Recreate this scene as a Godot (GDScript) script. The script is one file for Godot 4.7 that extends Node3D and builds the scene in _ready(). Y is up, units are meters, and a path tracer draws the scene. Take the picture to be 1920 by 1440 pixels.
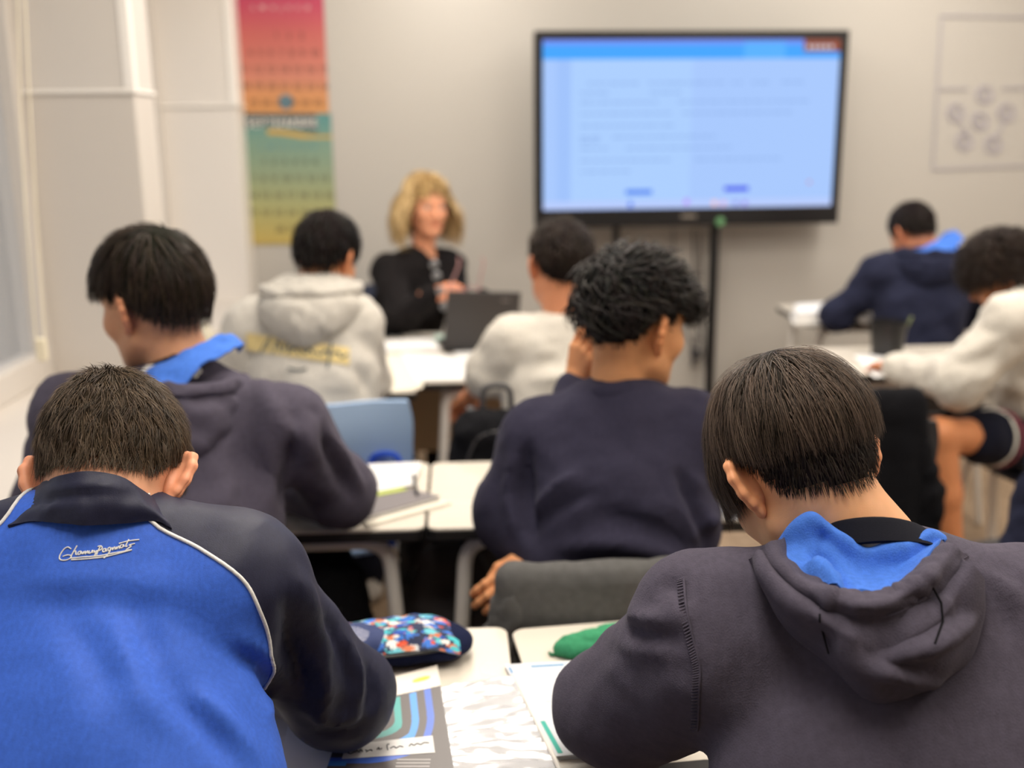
extends Node3D
# A classroom seen from behind two pupils in the back row.

const FOCAL := 1941.0
var cam: Camera3D
var rng := RandomNumberGenerator.new()
var taken := {}
var M := {}
var noise := FastNoiseLite.new()
var lump := FastNoiseLite.new()

# ---------------------------------------------------------------- mesh building
class MB:
	var v := PackedVector3Array()
	var n := PackedVector3Array()
	var c := PackedColorArray()
	var uv := PackedVector2Array()
	var i := PackedInt32Array()

	func vert(p: Vector3, m: Vector3, u := Vector2.ZERO, col := Color.WHITE) -> int:
		v.append(p); n.append(m); uv.append(u); c.append(col)
		return v.size() - 1

	func quad(a: int, b: int, cc: int, d: int) -> void:
		i.append(a); i.append(b); i.append(cc); i.append(a); i.append(cc); i.append(d)

	func flat(pts: Array, uvs := []) -> void:
		var m: Vector3 = (pts[2] - pts[0]).cross(pts[1] - pts[0]).normalized()
		var s := v.size()
		for k in pts.size():
			vert(pts[k], m, uvs[k] if uvs else Vector2.ZERO)
		for k in pts.size() - 2:
			i.append(s); i.append(s + k + 1); i.append(s + k + 2)

	func add(o: MB, t: Transform3D, col := Color.WHITE) -> void:
		var s := v.size()
		var nb := t.basis.inverse().transposed()
		for k in o.v.size():
			v.append(t * o.v[k]); n.append((nb * o.n[k]).normalized()); uv.append(o.uv[k]); c.append(o.c[k] * col)
		for k in o.i:
			i.append(s + k)

	func smooth() -> void:
		n.fill(Vector3.ZERO)
		for k in range(0, i.size(), 3):
			var a := v[i[k]]
			var m := (v[i[k + 2]] - a).cross(v[i[k + 1]] - a)
			n[i[k]] += m; n[i[k + 1]] += m; n[i[k + 2]] += m
		for k in n.size():
			n[k] = n[k].normalized()

	func orient() -> void:
		for k in range(0, i.size(), 3):
			var a := v[i[k]]
			var m := (v[i[k + 2]] - a).cross(v[i[k + 1]] - a)
			if m.dot(n[i[k]] + n[i[k + 1]] + n[i[k + 2]]) < 0.0:
				var t := i[k + 1]
				i[k + 1] = i[k + 2]; i[k + 2] = t

	func mesh(base: Vector3) -> ArrayMesh:
		orient()
		var w := v.duplicate()
		if base != Vector3.ZERO:
			for k in w.size():
				w[k] -= base
		var arr := []
		arr.resize(Mesh.ARRAY_MAX)
		arr[Mesh.ARRAY_VERTEX] = w
		arr[Mesh.ARRAY_NORMAL] = n
		arr[Mesh.ARRAY_COLOR] = c
		arr[Mesh.ARRAY_TEX_UV] = uv
		arr[Mesh.ARRAY_INDEX] = i
		var am := ArrayMesh.new()
		am.add_surface_from_arrays(Mesh.PRIMITIVE_TRIANGLES, arr)
		return am

func numbered(called: String) -> String:
	var k: int = taken.get(called, 0)
	taken[called] = k + 1
	return called if k == 0 else "%s_%03d" % [called, k]

func tag(o: Node, label := "", category := "", group := "", kind := "") -> void:
	if label: o.set_meta("label", label)
	if category: o.set_meta("category", category)
	if group: o.set_meta("group", group)
	if kind: o.set_meta("kind", kind)

func obj(called: String, mb: MB, mat: Material, parent: Node = self, base := Vector3.ZERO) -> MeshInstance3D:
	var o := MeshInstance3D.new()
	o.name = numbered(called) if parent == self else called
	o.mesh = mb.mesh(base)
	o.material_override = mat
	parent.add_child(o, true)
	if parent == self:
		o.position = base
	return o

func thing(called: String, at_: Vector3, label: String, category: String, turn := 0.0, group := "") -> Node3D:
	var o := Node3D.new()
	o.name = numbered(called)
	add_child(o)
	o.position = at_
	o.rotation.y = turn
	tag(o, label, category, group)
	return o

func box(mb: MB, t: Transform3D, size: Vector3, bev := 0.003) -> void:
	var h := size / 2.0
	bev = minf(bev, minf(h.x, minf(h.y, h.z)) * 0.95)
	var ax := [Vector3.RIGHT, Vector3.UP, Vector3.BACK]
	var corner := func(s: Vector3, k: int) -> Vector3:
		var p := s * h - s * bev
		p[k] = s[k] * h[k]
		return t * p
	for k in 3:
		var a := (k + 1) % 3
		var b := (k + 2) % 3
		for sg in [-1.0, 1.0]:
			var pts := []
			for q in [[-1, -1], [1, -1], [1, 1], [-1, 1]]:
				var s := Vector3.ZERO
				s[k] = sg; s[a] = q[0]; s[b] = q[1]
				pts.append(corner.call(s, k))
			_face(mb, pts, (t.basis * (ax[k] * sg)).normalized(), [Vector2(0, 0), Vector2(1, 0), Vector2(1, 1), Vector2(0, 1)])
	for k in 3:
		var a := (k + 1) % 3
		var b := (k + 2) % 3
		for sa in [-1.0, 1.0]:
			for sb in [-1.0, 1.0]:
				var s0 := Vector3.ZERO
				s0[k] = -1; s0[a] = sa; s0[b] = sb
				var s1 := s0
				s1[k] = 1
				_face(mb, [corner.call(s0, a), corner.call(s1, a), corner.call(s1, b), corner.call(s0, b)], (t.basis * (ax[a] * sa + ax[b] * sb)).normalized())
	for sx in [-1.0, 1.0]:
		for sy in [-1.0, 1.0]:
			for sz in [-1.0, 1.0]:
				var s := Vector3(sx, sy, sz)
				_face(mb, [corner.call(s, 0), corner.call(s, 1), corner.call(s, 2)], (t.basis * s).normalized())

func _face(mb: MB, pts: Array, nrm: Vector3, uvs := []) -> void:
	var s := mb.v.size()
	for k in pts.size():
		mb.vert(pts[k], nrm, uvs[k] if uvs else Vector2.ZERO)
	for k in pts.size() - 2:
		mb.i.append(s); mb.i.append(s + k + 1); mb.i.append(s + k + 2)

func boxm(size: Vector3, at_: Vector3, bev := 0.003, rot := Vector3.ZERO) -> MB:
	var mb := MB.new()
	box(mb, Transform3D(Basis.from_euler(rot), at_), size, bev)
	return mb

func tube(mb: MB, pts: Array, r, sides := 8, caps := true, col := Color.WHITE) -> void:
	var np := pts.size()
	var up := Vector3.UP
	var t0: Vector3 = (pts[1] - pts[0]).normalized()
	if absf(t0.dot(up)) > 0.9: up = Vector3.RIGHT
	var nrm := t0.cross(up).normalized()
	var s := mb.v.size()
	for k in np:
		var tg: Vector3 = (pts[mini(k + 1, np - 1)] - pts[maxi(k - 1, 0)]).normalized()
		nrm = (nrm - tg * nrm.dot(tg)).normalized()
		var bn := tg.cross(nrm)
		var rr: float = r[k] if r is Array else r
		for j in sides:
			var a := TAU * j / sides
			var d := nrm * cos(a) + bn * sin(a)
			mb.vert(pts[k] + d * rr, d, Vector2(float(j) / sides, float(k)), col)
	for k in np - 1:
		for j in sides:
			var j2 := (j + 1) % sides
			mb.quad(s + k * sides + j, s + k * sides + j2, s + (k + 1) * sides + j2, s + (k + 1) * sides + j)
	if caps:
		for e in [0, np - 1]:
			var tg: Vector3 = (pts[1] - pts[0]).normalized() if e == 0 else (pts[np - 1] - pts[np - 2]).normalized()
			var dirn: Vector3 = -tg if e == 0 else tg
			var q := mb.v.size()
			for j in sides:
				mb.vert(mb.v[s + e * sides + j], dirn, Vector2.ZERO, col)
			for j in sides - 2:
				mb.i.append(q); mb.i.append(q + j + 1); mb.i.append(q + j + 2)

func rounded(pts: Array, rad: float, steps := 5) -> Array:
	# a polyline with its corners rounded off
	var out := [pts[0]]
	for k in range(1, pts.size() - 1):
		var p: Vector3 = pts[k]
		var a: Vector3 = pts[k - 1] - p
		var b: Vector3 = pts[k + 1] - p
		var ra := minf(rad, minf(a.length(), b.length()) * 0.49)
		var pa := p + a.normalized() * ra
		var pb := p + b.normalized() * ra
		for j in steps + 1:
			var f := float(j) / steps
			out.append(pa.lerp(p, f).lerp(p.lerp(pb, f), f))
	out.append(pts[pts.size() - 1])
	return out

func lathe(mb: MB, prof: Array, t: Transform3D, segs := 20, sx := 1.0, sz := 1.0) -> void:
	# prof: Vector2(radius, height) from bottom to top
	var s := mb.v.size()
	var np := prof.size()
	for k in np:
		var d: Vector2 = prof[mini(k + 1, np - 1)] - prof[maxi(k - 1, 0)]
		for j in segs + 1:
			var a := TAU * j / segs
			var nr := Vector3(cos(a) * d.y, -d.x, sin(a) * d.y)
			mb.vert(t * Vector3(cos(a) * prof[k].x * sx, prof[k].y, sin(a) * prof[k].x * sz), (t.basis * nr).normalized(), Vector2(float(j) / segs, float(k) / (np - 1)))
	for k in np - 1:
		for j in segs:
			mb.quad(s + k * (segs + 1) + j, s + k * (segs + 1) + j + 1, s + (k + 1) * (segs + 1) + j + 1, s + (k + 1) * (segs + 1) + j)

func slab(mb: MB, w: float, d: float, y0: float, y1: float, rad: float, t: Transform3D, bev := 0.0015) -> void:
	# a board with rounded corners, seen from above
	var ring := []
	for q in 4:
		var cx: float = [1, -1, -1, 1][q] * (w / 2 - rad)
		var cz: float = [1, 1, -1, -1][q] * (d / 2 - rad)
		for j in 7:
			var a := PI / 2 * q + PI / 2 * j / 6.0
			ring.append([Vector3(cx, 0, cz), Vector3(cos(a), 0, sin(a))])
	var levels := [[y0, rad - bev, -1.0], [y0 + bev, rad, 0.0], [y1 - bev, rad, 0.0], [y1, rad - bev, 1.0]]
	var np := ring.size()
	for k in 3:
		var s := mb.v.size()
		for e in 2:
			for j in np:
				var l: Array = levels[k + e]
				var nn: Vector3 = ring[j][1] + Vector3.UP * (0.0 if k == 1 else (-1.0 if k == 0 else 1.0))
				mb.vert(t * (ring[j][0] + ring[j][1] * l[1] + Vector3.UP * l[0]), (t.basis * nn).normalized())
		for j in np:
			var j2 := (j + 1) % np
			mb.quad(s + j, s + j2, s + np + j2, s + np + j)
	for e in [0, 3]:
		var s := mb.v.size()
		var l: Array = levels[e]
		var nn: Vector3 = (t.basis * Vector3.UP * float(l[2])).normalized()
		mb.vert(t * Vector3(0, l[0], 0), nn)
		for j in np:
			mb.vert(t * (ring[j][0] + ring[j][1] * l[1] + Vector3.UP * l[0]), nn)
		for j in np:
			mb.i.append(s); mb.i.append(s + 1 + j); mb.i.append(s + 1 + (j + 1) % np)

func crom(a: Vector3, b: Vector3, c: Vector3, d: Vector3, t: float) -> Vector3:
	return 0.5 * ((2.0 * b) + (c - a) * t + (2.0 * a - 5.0 * b + 4.0 * c - d) * t * t + (3.0 * b - a - 3.0 * c + d) * t * t * t)

func smooth_line(pts: Array, per := 4) -> Array:
	var out := []
	for k in pts.size() - 1:
		for j in per:
			out.append(crom(pts[maxi(k - 1, 0)], pts[k], pts[k + 1], pts[mini(k + 2, pts.size() - 1)], float(j) / per))
	out.append(pts[pts.size() - 1])
	return out

func sheet(mb: MB, grid: Array, su := 6, sv := 6, thick := 0.0, wob := 0.0, freq := 30.0) -> void:
	# grid[row][column] of control points, smoothed; a cloth or a shell with two faces and closed edges
	var rows := []
	for r in grid:
		rows.append(smooth_line(r, su))
	var nc: int = rows[0].size()
	var full := []
	var cols := []
	for k in nc:
		var line := []
		for r in rows: line.append(r[k])
		cols.append(smooth_line(line, sv))
	var nr: int = cols[0].size()
	for r in nr:
		var line := PackedVector3Array()
		for k in nc:
			line.append(cols[k][r])
		full.append(line)
	var nrm := []
	for r in nr:
		var line := PackedVector3Array()
		for k in nc:
			var du: Vector3 = full[r][mini(k + 1, nc - 1)] - full[r][maxi(k - 1, 0)]
			var dv: Vector3 = full[mini(r + 1, nr - 1)][k] - full[maxi(r - 1, 0)][k]
			line.append(du.cross(dv).normalized())
		nrm.append(line)
	if wob > 0.0:
		for r in nr:
			for k in nc:
				full[r][k] += nrm[r][k] * lump.get_noise_3dv(full[r][k] * freq) * wob
		for r in nr:
			for k in nc:
				var du: Vector3 = full[r][mini(k + 1, nc - 1)] - full[r][maxi(k - 1, 0)]
				var dv: Vector3 = full[mini(r + 1, nr - 1)][k] - full[maxi(r - 1, 0)][k]
				nrm[r][k] = du.cross(dv).normalized()
	for side in ([1.0, -1.0] if thick > 0.0 else [1.0]):
		var s := mb.v.size()
		for r in nr:
			for k in nc:
				mb.vert(full[r][k] + nrm[r][k] * thick * 0.5 * side, nrm[r][k] * side, Vector2(float(k) / (nc - 1), float(r) / (nr - 1)))
		for r in nr - 1:
			for k in nc - 1:
				mb.quad(s + r * nc + k, s + r * nc + k + 1, s + (r + 1) * nc + k + 1, s + (r + 1) * nc + k)
	if thick > 0.0:
		var edge := []
		for k in nc: edge.append([0, k])
		for r in range(1, nr): edge.append([r, nc - 1])
		for k in range(nc - 2, -1, -1): edge.append([nr - 1, k])
		for r in range(nr - 2, 0, -1): edge.append([r, 0])
		var ctr: Vector3 = full[nr / 2][nc / 2]
		for q in edge.size():
			var a: Array = edge[q]
			var b: Array = edge[(q + 1) % edge.size()]
			var pa: Vector3 = full[a[0]][a[1]]
			var pb: Vector3 = full[b[0]][b[1]]
			var na: Vector3 = nrm[a[0]][a[1]] * thick * 0.5
			var nb: Vector3 = nrm[b[0]][b[1]] * thick * 0.5
			var on_ := (pb - pa).cross(na).normalized()
			if on_.dot(pa - ctr) < 0.0: on_ = -on_
			_face(mb, [pa + na, pb + nb, pb - nb, pa - na], on_)

# ---------------------------------------------------------------- distance fields
class Prim:
	var t := 0
	var a := Vector3.ZERO
	var ab := Vector3.ZERO
	var il := 0.0
	var ra := 0.0
	var dr := 0.0
	var k := 0.03
	var ax := Vector3.ZERO
	var s := 0.0
	var m := Basis.IDENTITY
	var r := Vector3.ONE
	var r2 := Vector3.ONE
	var neg := false

	func d(p: Vector3) -> float:
		var q := p - a
		if t == 2:
			q = m * q
			var k0 := (q / r).length()
			var k1 := (q / r2).length()
			return k0 * (k0 - 1.0) / maxf(k1, 1e-6)
		if t == 1:
			q += ax * (q.dot(ax) * s)
			var g := clampf(q.dot(ab) * il, 0.0, 1.0)
			return ((q - ab * g).length() - ra - dr * g) * 0.85
		var h := clampf(q.dot(ab) * il, 0.0, 1.0)
		return (q - ab * h).length() - ra - dr * h

class Field:
	# several primitives in flat arrays, joined smoothly
	var n := 0
	var T := PackedInt32Array()
	var A := PackedVector3Array()
	var B := PackedVector3Array()
	var X := PackedVector3Array()
	var Y := PackedVector3Array()
	var Z := PackedVector3Array()
	var R := PackedVector3Array()
	var R2 := PackedVector3Array()
	var IL := PackedFloat32Array()
	var RA := PackedFloat32Array()
	var DR := PackedFloat32Array()
	var K := PackedFloat32Array()
	var S := PackedFloat32Array()

	func put(q: Prim) -> void:
		n += 1
		T.append(q.t + (8 if q.neg else 0)); A.append(q.a); B.append(q.ab); IL.append(q.il); RA.append(q.ra); DR.append(q.dr); K.append(q.k); S.append(q.s)
		if q.t == 2:
			X.append(Vector3(q.m.x.x, q.m.y.x, q.m.z.x)); Y.append(Vector3(q.m.x.y, q.m.y.y, q.m.z.y)); Z.append(Vector3(q.m.x.z, q.m.y.z, q.m.z.z))
		else:
			X.append(q.ax); Y.append(Vector3.ZERO); Z.append(Vector3.ZERO)
		R.append(q.r); R2.append(q.r2)

	func take(f: Field, k: int) -> void:
		n += 1
		T.append(f.T[k]); A.append(f.A[k]); B.append(f.B[k]); IL.append(f.IL[k]); RA.append(f.RA[k]); DR.append(f.DR[k]); K.append(f.K[k]); S.append(f.S[k])
		X.append(f.X[k]); Y.append(f.Y[k]); Z.append(f.Z[k]); R.append(f.R[k]); R2.append(f.R2[k])

	func one(k: int, p: Vector3) -> float:
		var q := p - A[k]
		var t := T[k] & 7
		if t == 2:
			q = Vector3(X[k].dot(q), Y[k].dot(q), Z[k].dot(q))
			var k0 := (q / R[k]).length()
			return k0 * (k0 - 1.0) / maxf((q / R2[k]).length(), 1e-6)
		var ab := B[k]
		if t == 1:
			q += X[k] * (q.dot(X[k]) * S[k])
			var g := clampf(q.dot(ab) * IL[k], 0.0, 1.0)
			return ((q - ab * g).length() - RA[k] - DR[k] * g) * 0.85
		var h := clampf(q.dot(ab) * IL[k], 0.0, 1.0)
		return (q - ab * h).length() - RA[k] - DR[k] * h

	func ev(p: Vector3) -> float:
		var d := 10.0
		for k in n:
			var q := p - A[k]
			var t := T[k]
			var e := 0.0
			if t == 0:
				var ab := B[k]
				var h := clampf(q.dot(ab) * IL[k], 0.0, 1.0)
				e = (q - ab * h).length() - RA[k] - DR[k] * h
			elif t == 1:
				var ab := B[k]
				q += X[k] * (q.dot(X[k]) * S[k])
				var h := clampf(q.dot(ab) * IL[k], 0.0, 1.0)
				e = ((q - ab * h).length() - RA[k] - DR[k] * h) * 0.85
			else:
				q = Vector3(X[k].dot(q), Y[k].dot(q), Z[k].dot(q))
				var k0 := (q / R[k]).length()
				e = k0 * (k0 - 1.0) / maxf((q / R2[k]).length(), 1e-6)
				if t > 7:
					var kk := K[k]
					e = -e
					var g := maxf(kk - absf(d - e), 0.0) / kk
					d = maxf(d, e) + g * g * kk * 0.25
					continue
			var kq := K[k]
			var w := kq - absf(d - e)
			d = minf(d, e)
			if w > 0.0: d -= w * w / kq * 0.25
		return d

func cap(a: Vector3, b: Vector3, ra: float, rb: float, k := 0.03) -> Prim:
	var p := Prim.new()
	p.a = a; p.ab = b - a; p.il = 1.0 / maxf((b - a).length_squared(), 1e-9); p.ra = ra; p.dr = rb - ra; p.k = k
	return p

func flatcap(a: Vector3, b: Vector3, ra: float, rb: float, axis: Vector3, s: float, k := 0.05) -> Prim:
	var ab := b - a
	axis = (axis - ab * axis.dot(ab) / maxf(ab.length_squared(), 1e-9)).normalized()
	var p := cap(a, b, ra, rb, k)
	p.t = 1; p.ax = axis; p.s = s - 1.0
	return p

func ell(c: Vector3, r: Vector3, k := 0.03, b := Basis.IDENTITY) -> Prim:
	var p := Prim.new()
	p.t = 2; p.a = c; p.r = r; p.r2 = r * r; p.k = k; p.m = b.inverse()
	return p

func field(ps: Array, p: Vector3) -> float:
	var d := 10.0
	for q: Prim in ps:
		var e := q.d(p)
		if q.neg:
			e = -e
			var h := maxf(q.k - absf(d - e), 0.0) / q.k
			d = maxf(d, e) + h * h * q.k * 0.25
		else:
			var h := maxf(q.k - absf(d - e), 0.0) / q.k
			d = minf(d, e) - h * h * q.k * 0.25
	return d

func net(ps: Array, h: float, lo: Vector3, hi: Vector3, norm_eps := 0.0) -> MB:
	# surface nets over the blocks of cells that the surface crosses
	var mb := MB.new()
	var all := Field.new()
	for q: Prim in ps: all.put(q)
	var B := 5
	var nbx := int(ceil((hi.x - lo.x) / (h * B)))
	var nby := int(ceil((hi.y - lo.y) / (h * B)))
	var nbz := int(ceil((hi.z - lo.z) / (h * B)))
	var SX := 1
	var SY := nbx * B + 2
	var SZ := SY * (nby * B + 2)
	var cells := {}
	var quads := PackedInt32Array()
	var hd := h * B * 0.8661
	var N := B + 1
	var val := PackedFloat32Array()
	val.resize(N * N * N)
	for bz in nbz:
		for by in nby:
			for bx in nbx:
				var o := lo + Vector3(bx, by, bz) * (h * B)
				var ctr := o + Vector3.ONE * (h * B * 0.5)
				var dd := all.ev(ctr)
				if absf(dd) > hd * 1.6 + 0.008:
					continue
				var near := Field.new()
				for k in all.n:
					if all.one(k, ctr) < hd * 2.4 + all.K[k] + 0.03: near.take(all, k)
				var at_ := 0
				var any_in := false
				var any_out := false
				for z in N:
					for y in N:
						for x in N:
							var f := near.ev(o + Vector3(x, y, z) * h)
							val[at_] = f
							if f < 0.0: any_in = true
							else: any_out = true
							at_ += 1
				if not (any_in and any_out):
					continue
				for z in B:
					for y in B:
						for x in B:
							var c0 := x + y * N + z * N * N
							var f0 := val[c0]; var f1 := val[c0 + 1]; var f2 := val[c0 + N]; var f3 := val[c0 + N + 1]
							var c4 := c0 + N * N
							var f4 := val[c4]; var f5 := val[c4 + 1]; var f6 := val[c4 + N]; var f7 := val[c4 + N + 1]
							var cnt := int(f0 < 0) + int(f1 < 0) + int(f2 < 0) + int(f3 < 0) + int(f4 < 0) + int(f5 < 0) + int(f6 < 0) + int(f7 < 0)
							if cnt == 0 or cnt == 8:
								continue
							var sum := Vector3.ZERO
							var m := 0
							if (f0 < 0) != (f1 < 0): sum += Vector3(f0 / (f0 - f1), 0, 0); m += 1
							if (f2 < 0) != (f3 < 0): sum += Vector3(f2 / (f2 - f3), 1, 0); m += 1
							if (f4 < 0) != (f5 < 0): sum += Vector3(f4 / (f4 - f5), 0, 1); m += 1
							if (f6 < 0) != (f7 < 0): sum += Vector3(f6 / (f6 - f7), 1, 1); m += 1
							if (f0 < 0) != (f2 < 0): sum += Vector3(0, f0 / (f0 - f2), 0); m += 1
							if (f1 < 0) != (f3 < 0): sum += Vector3(1, f1 / (f1 - f3), 0); m += 1
							if (f4 < 0) != (f6 < 0): sum += Vector3(0, f4 / (f4 - f6), 1); m += 1
							if (f5 < 0) != (f7 < 0): sum += Vector3(1, f5 / (f5 - f7), 1); m += 1
							if (f0 < 0) != (f4 < 0): sum += Vector3(0, 0, f0 / (f0 - f4)); m += 1
							if (f1 < 0) != (f5 < 0): sum += Vector3(1, 0, f1 / (f1 - f5)); m += 1
							if (f2 < 0) != (f6 < 0): sum += Vector3(0, 1, f2 / (f2 - f6)); m += 1
							if (f3 < 0) != (f7 < 0): sum += Vector3(1, 1, f3 / (f3 - f7)); m += 1
							var p := o + (Vector3(x, y, z) + sum / m) * h
							var e := h * 0.35
							var fp := near.ev(p)
							var g := Vector3(near.ev(p + Vector3(e, 0, 0)) - fp, near.ev(p + Vector3(0, e, 0)) - fp, near.ev(p + Vector3(0, 0, e)) - fp) / e
							var gl := maxf(g.length(), 0.2)
							p -= g / gl * clampf(fp / gl, -h, h)
							var id := (bx * B + x) * SX + (by * B + y) * SY + (bz * B + z) * SZ
							cells[id] = mb.vert(p, g / gl)
							if (f0 < 0) != (f1 < 0): quads.append(id); quads.append(0)
							if (f0 < 0) != (f2 < 0): quads.append(id); quads.append(1)
							if (f0 < 0) != (f4 < 0): quads.append(id); quads.append(2)
	for k in range(0, quads.size(), 2):
		var id := quads[k]
		var a := SY
		var b := SZ
		if quads[k + 1] == 1: a = SX; b = SZ
		elif quads[k + 1] == 2: a = SX; b = SY
		if cells.has(id - a) and cells.has(id - b) and cells.has(id - a - b):
			mb.quad(cells[id], cells[id - a], cells[id - a - b], cells[id - b])
	mb.orient()
	return mb

func bounds_of(ps: Array, pad: float) -> Array:
	var lo := Vector3.ONE * 100
	var hi := Vector3.ONE * -100
	for q: Prim in ps:
		if q.neg: continue
		var rr := maxf(q.ra, q.ra + q.dr)
		if q.t == 2: rr = maxf(q.r.x, maxf(q.r.y, q.r.z))
		for p in [q.a, q.a + q.ab]:
			lo = lo.min(p - Vector3.ONE * (rr + pad))
			hi = hi.max(p + Vector3.ONE * (rr + pad))
	return [lo, hi]

func solid(ps: Array, h: float) -> MB:
	var b := bounds_of(ps, h * 2.0)
	return net(ps, h, b[0], b[1])

func trace(ps: Array, px: float, py: float, z0 := 0.6, z1 := 6.0) -> Vector3:
	# where the sight line of a pixel meets a field
	var z := z0
	for k in 90:
		var p := at(px, py, z)
		var d := field(ps, p)
		if d < 0.0004 or z > z1:
			break
		z += maxf(d * 0.8, 0.0003)
	return at(px, py, z)

func hit(ps: Array, from: Vector3, dirn: Vector3) -> Vector3:
	var p := from
	for k in 80:
		var d := field(ps, p)
		if d < 0.0004: break
		p += dirn * maxf(d * 0.8, 0.0003)
	return p

func folds(mb: MB, list: Array, amp := 0.003, freq := 9.0) -> void:
	mb.orient()
	# creases: [from, to, width, height]; plus the slow unevenness of worn cloth
	for k in mb.v.size():
		var p := mb.v[k]
		var f := lump.get_noise_3dv(p * freq) * amp + lump.get_noise_3dv(p * freq * 2.7 + Vector3(5, 1, 3)) * amp * 0.4
		for c in list:
			var ab: Vector3 = c[1] - c[0]
			var q: Vector3 = p - c[0]
			var g := clampf(q.dot(ab) / maxf(ab.length_squared(), 1e-8), 0.0, 1.0)
			var d2: float = (q - ab * g).length_squared() / (c[2] * c[2])
			if d2 < 6.0:
				var e: float = 1.0 - pow(absf(g * 2.0 - 1.0), 4.0) * 0.85
				f += c[3] * exp(-d2) * e
		mb.v[k] = p + mb.n[k] * f
	mb.smooth()

func creases(mb: MB, lines: Array) -> void:
	# creases given as seen: [[px, py] ...], width, height (below zero: a valley); laid on the cloth, then pressed in or raised
	mb.orient()
	var pts := PackedVector3Array()
	var wd := PackedFloat32Array()
	var ht := PackedFloat32Array()
	var starts := PackedInt32Array()
	for l in lines:
		starts.append(pts.size())
		var ctrl := []
		for q in l[0]:
			ctrl.append(near_mesh(mb, q[0], q[1]))
		var run := smooth_line(ctrl, maxi(3, int(ctrl[0].distance_to(ctrl[ctrl.size() - 1]) / (l[1] * 0.6) / (ctrl.size() - 1))))
		for k in run.size():
			var g := float(k) / (run.size() - 1)
			pts.append(run[k])
			wd.append(1.0 / (l[1] * l[1]))
			ht.append(l[2] * (1.0 - pow(absf(2.0 * g - 1.0), 2.5)))
	starts.append(pts.size())
	for k in mb.v.size():
		var p := mb.v[k]
		var f := 0.0
		for s in starts.size() - 1:
			var best := 0.0
			for j in range(starts[s], starts[s + 1]):
				var d2 := p.distance_squared_to(pts[j]) * wd[j]
				if d2 < 5.0:
					var e := ht[j] * exp(-d2)
					if absf(e) > absf(best): best = e
				elif d2 > 400.0:
					break
			f += best
		if f != 0.0: mb.v[k] = p + mb.n[k] * f
	mb.smooth()

func thicken(mb: MB, t: float) -> void:
	# a second face behind a sheet, and its edges closed
	mb.orient()
	var nv := mb.v.size()
	var ni := mb.i.size()
	var used := {}
	for k in range(0, ni, 3):
		for j in 3:
			var a := mb.i[k + j]
			var b := mb.i[k + (j + 1) % 3]
			used[Vector2i(a, b)] = true
	for k in nv:
		mb.vert(mb.v[k] - mb.n[k] * t, -mb.n[k], mb.uv[k], mb.c[k])
	for k in range(0, ni, 3):
		mb.i.append(nv + mb.i[k]); mb.i.append(nv + mb.i[k + 2]); mb.i.append(nv + mb.i[k + 1])
	for e: Vector2i in used:
		if not used.has(Vector2i(e.y, e.x)):
			var on_ := (mb.v[e.y] - mb.v[e.x]).cross(mb.n[e.x]).normalized()
			_face(mb, [mb.v[e.x], mb.v[e.y], mb.v[nv + e.y], mb.v[nv + e.x]], on_)

func split(mb: MB, vals: PackedFloat32Array) -> Array:
	# cuts a mesh along the zero line of vals: [below, above, the cut's segments]
	var lo := MB.new()
	var hi := MB.new()
	var segs := []
	var mapl := {}
	var maph := {}
	var keep := func(dst: MB, mp: Dictionary, k: int) -> int:
		if not mp.has(k):
			mp[k] = dst.vert(mb.v[k], mb.n[k], mb.uv[k], mb.c[k])
		return mp[k]
	for k in range(0, mb.i.size(), 3):
		var t := [mb.i[k], mb.i[k + 1], mb.i[k + 2]]
		var up := 0
		for q in t:
			if vals[q] > 0.0: up += 1
		if up == 0 or up == 3:
			var dst := hi if up == 3 else lo
			var mp := maph if up == 3 else mapl
			for q in t: dst.i.append(keep.call(dst, mp, q))
			continue
		var lone := 0
		for j in 3:
			if (vals[t[j]] > 0.0) == (up == 1): lone = j
		var a: int = t[lone]
		var b: int = t[(lone + 1) % 3]
		var c: int = t[(lone + 2) % 3]
		var fb := vals[a] / (vals[a] - vals[b])
		var fc := vals[a] / (vals[a] - vals[c])
		var pb := mb.v[a].lerp(mb.v[b], fb)
		var pc := mb.v[a].lerp(mb.v[c], fc)
		var nb := mb.n[a].lerp(mb.n[b], fb).normalized()
		var nc := mb.n[a].lerp(mb.n[c], fc).normalized()
		segs.append([pb, pc, nb])
		var one := hi if up == 1 else lo
		var onem := maph if up == 1 else mapl
		var two := lo if up == 1 else hi
		var twom := mapl if up == 1 else maph
		var ia: int = keep.call(one, onem, a)
		one.i.append(ia); one.i.append(one.vert(pb, nb)); one.i.append(one.vert(pc, nc))
		var ib: int = keep.call(two, twom, b)
		var ic: int = keep.call(two, twom, c)
		var qb := two.vert(pb, nb)
		var qc := two.vert(pc, nc)
		two.i.append(qb); two.i.append(ib); two.i.append(ic)
		two.i.append(qb); two.i.append(ic); two.i.append(qc)
	return [lo, hi, segs]

func piping(segs: Array, r: float, lift := 0.0) -> MB:
	var mb := MB.new()
	for s in segs:
		var a: Vector3 = s[0] + s[2] * lift
		var b: Vector3 = s[1] + s[2] * lift
		var d := b - a
		if d.length() < 1e-5: continue
		d = d.normalized() * r * 0.5
		tube(mb, [a - d, b + d], r, 6, false)
	return mb

# heavy meshing is shared out over the cores: first a pass that only collects the fields, then the real one
var collecting := false
var jobs := []
var done := []
var next_job := 0

func run_job(k: int) -> void:
	done[k] = solid(jobs[k][0], jobs[k][1])

func run_jobs() -> void:
	done.resize(jobs.size())
	var id := WorkerThreadPool.add_group_task(run_job, jobs.size(), -1, true)
	WorkerThreadPool.wait_for_group_task_completion(id)
	next_job = 0

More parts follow.
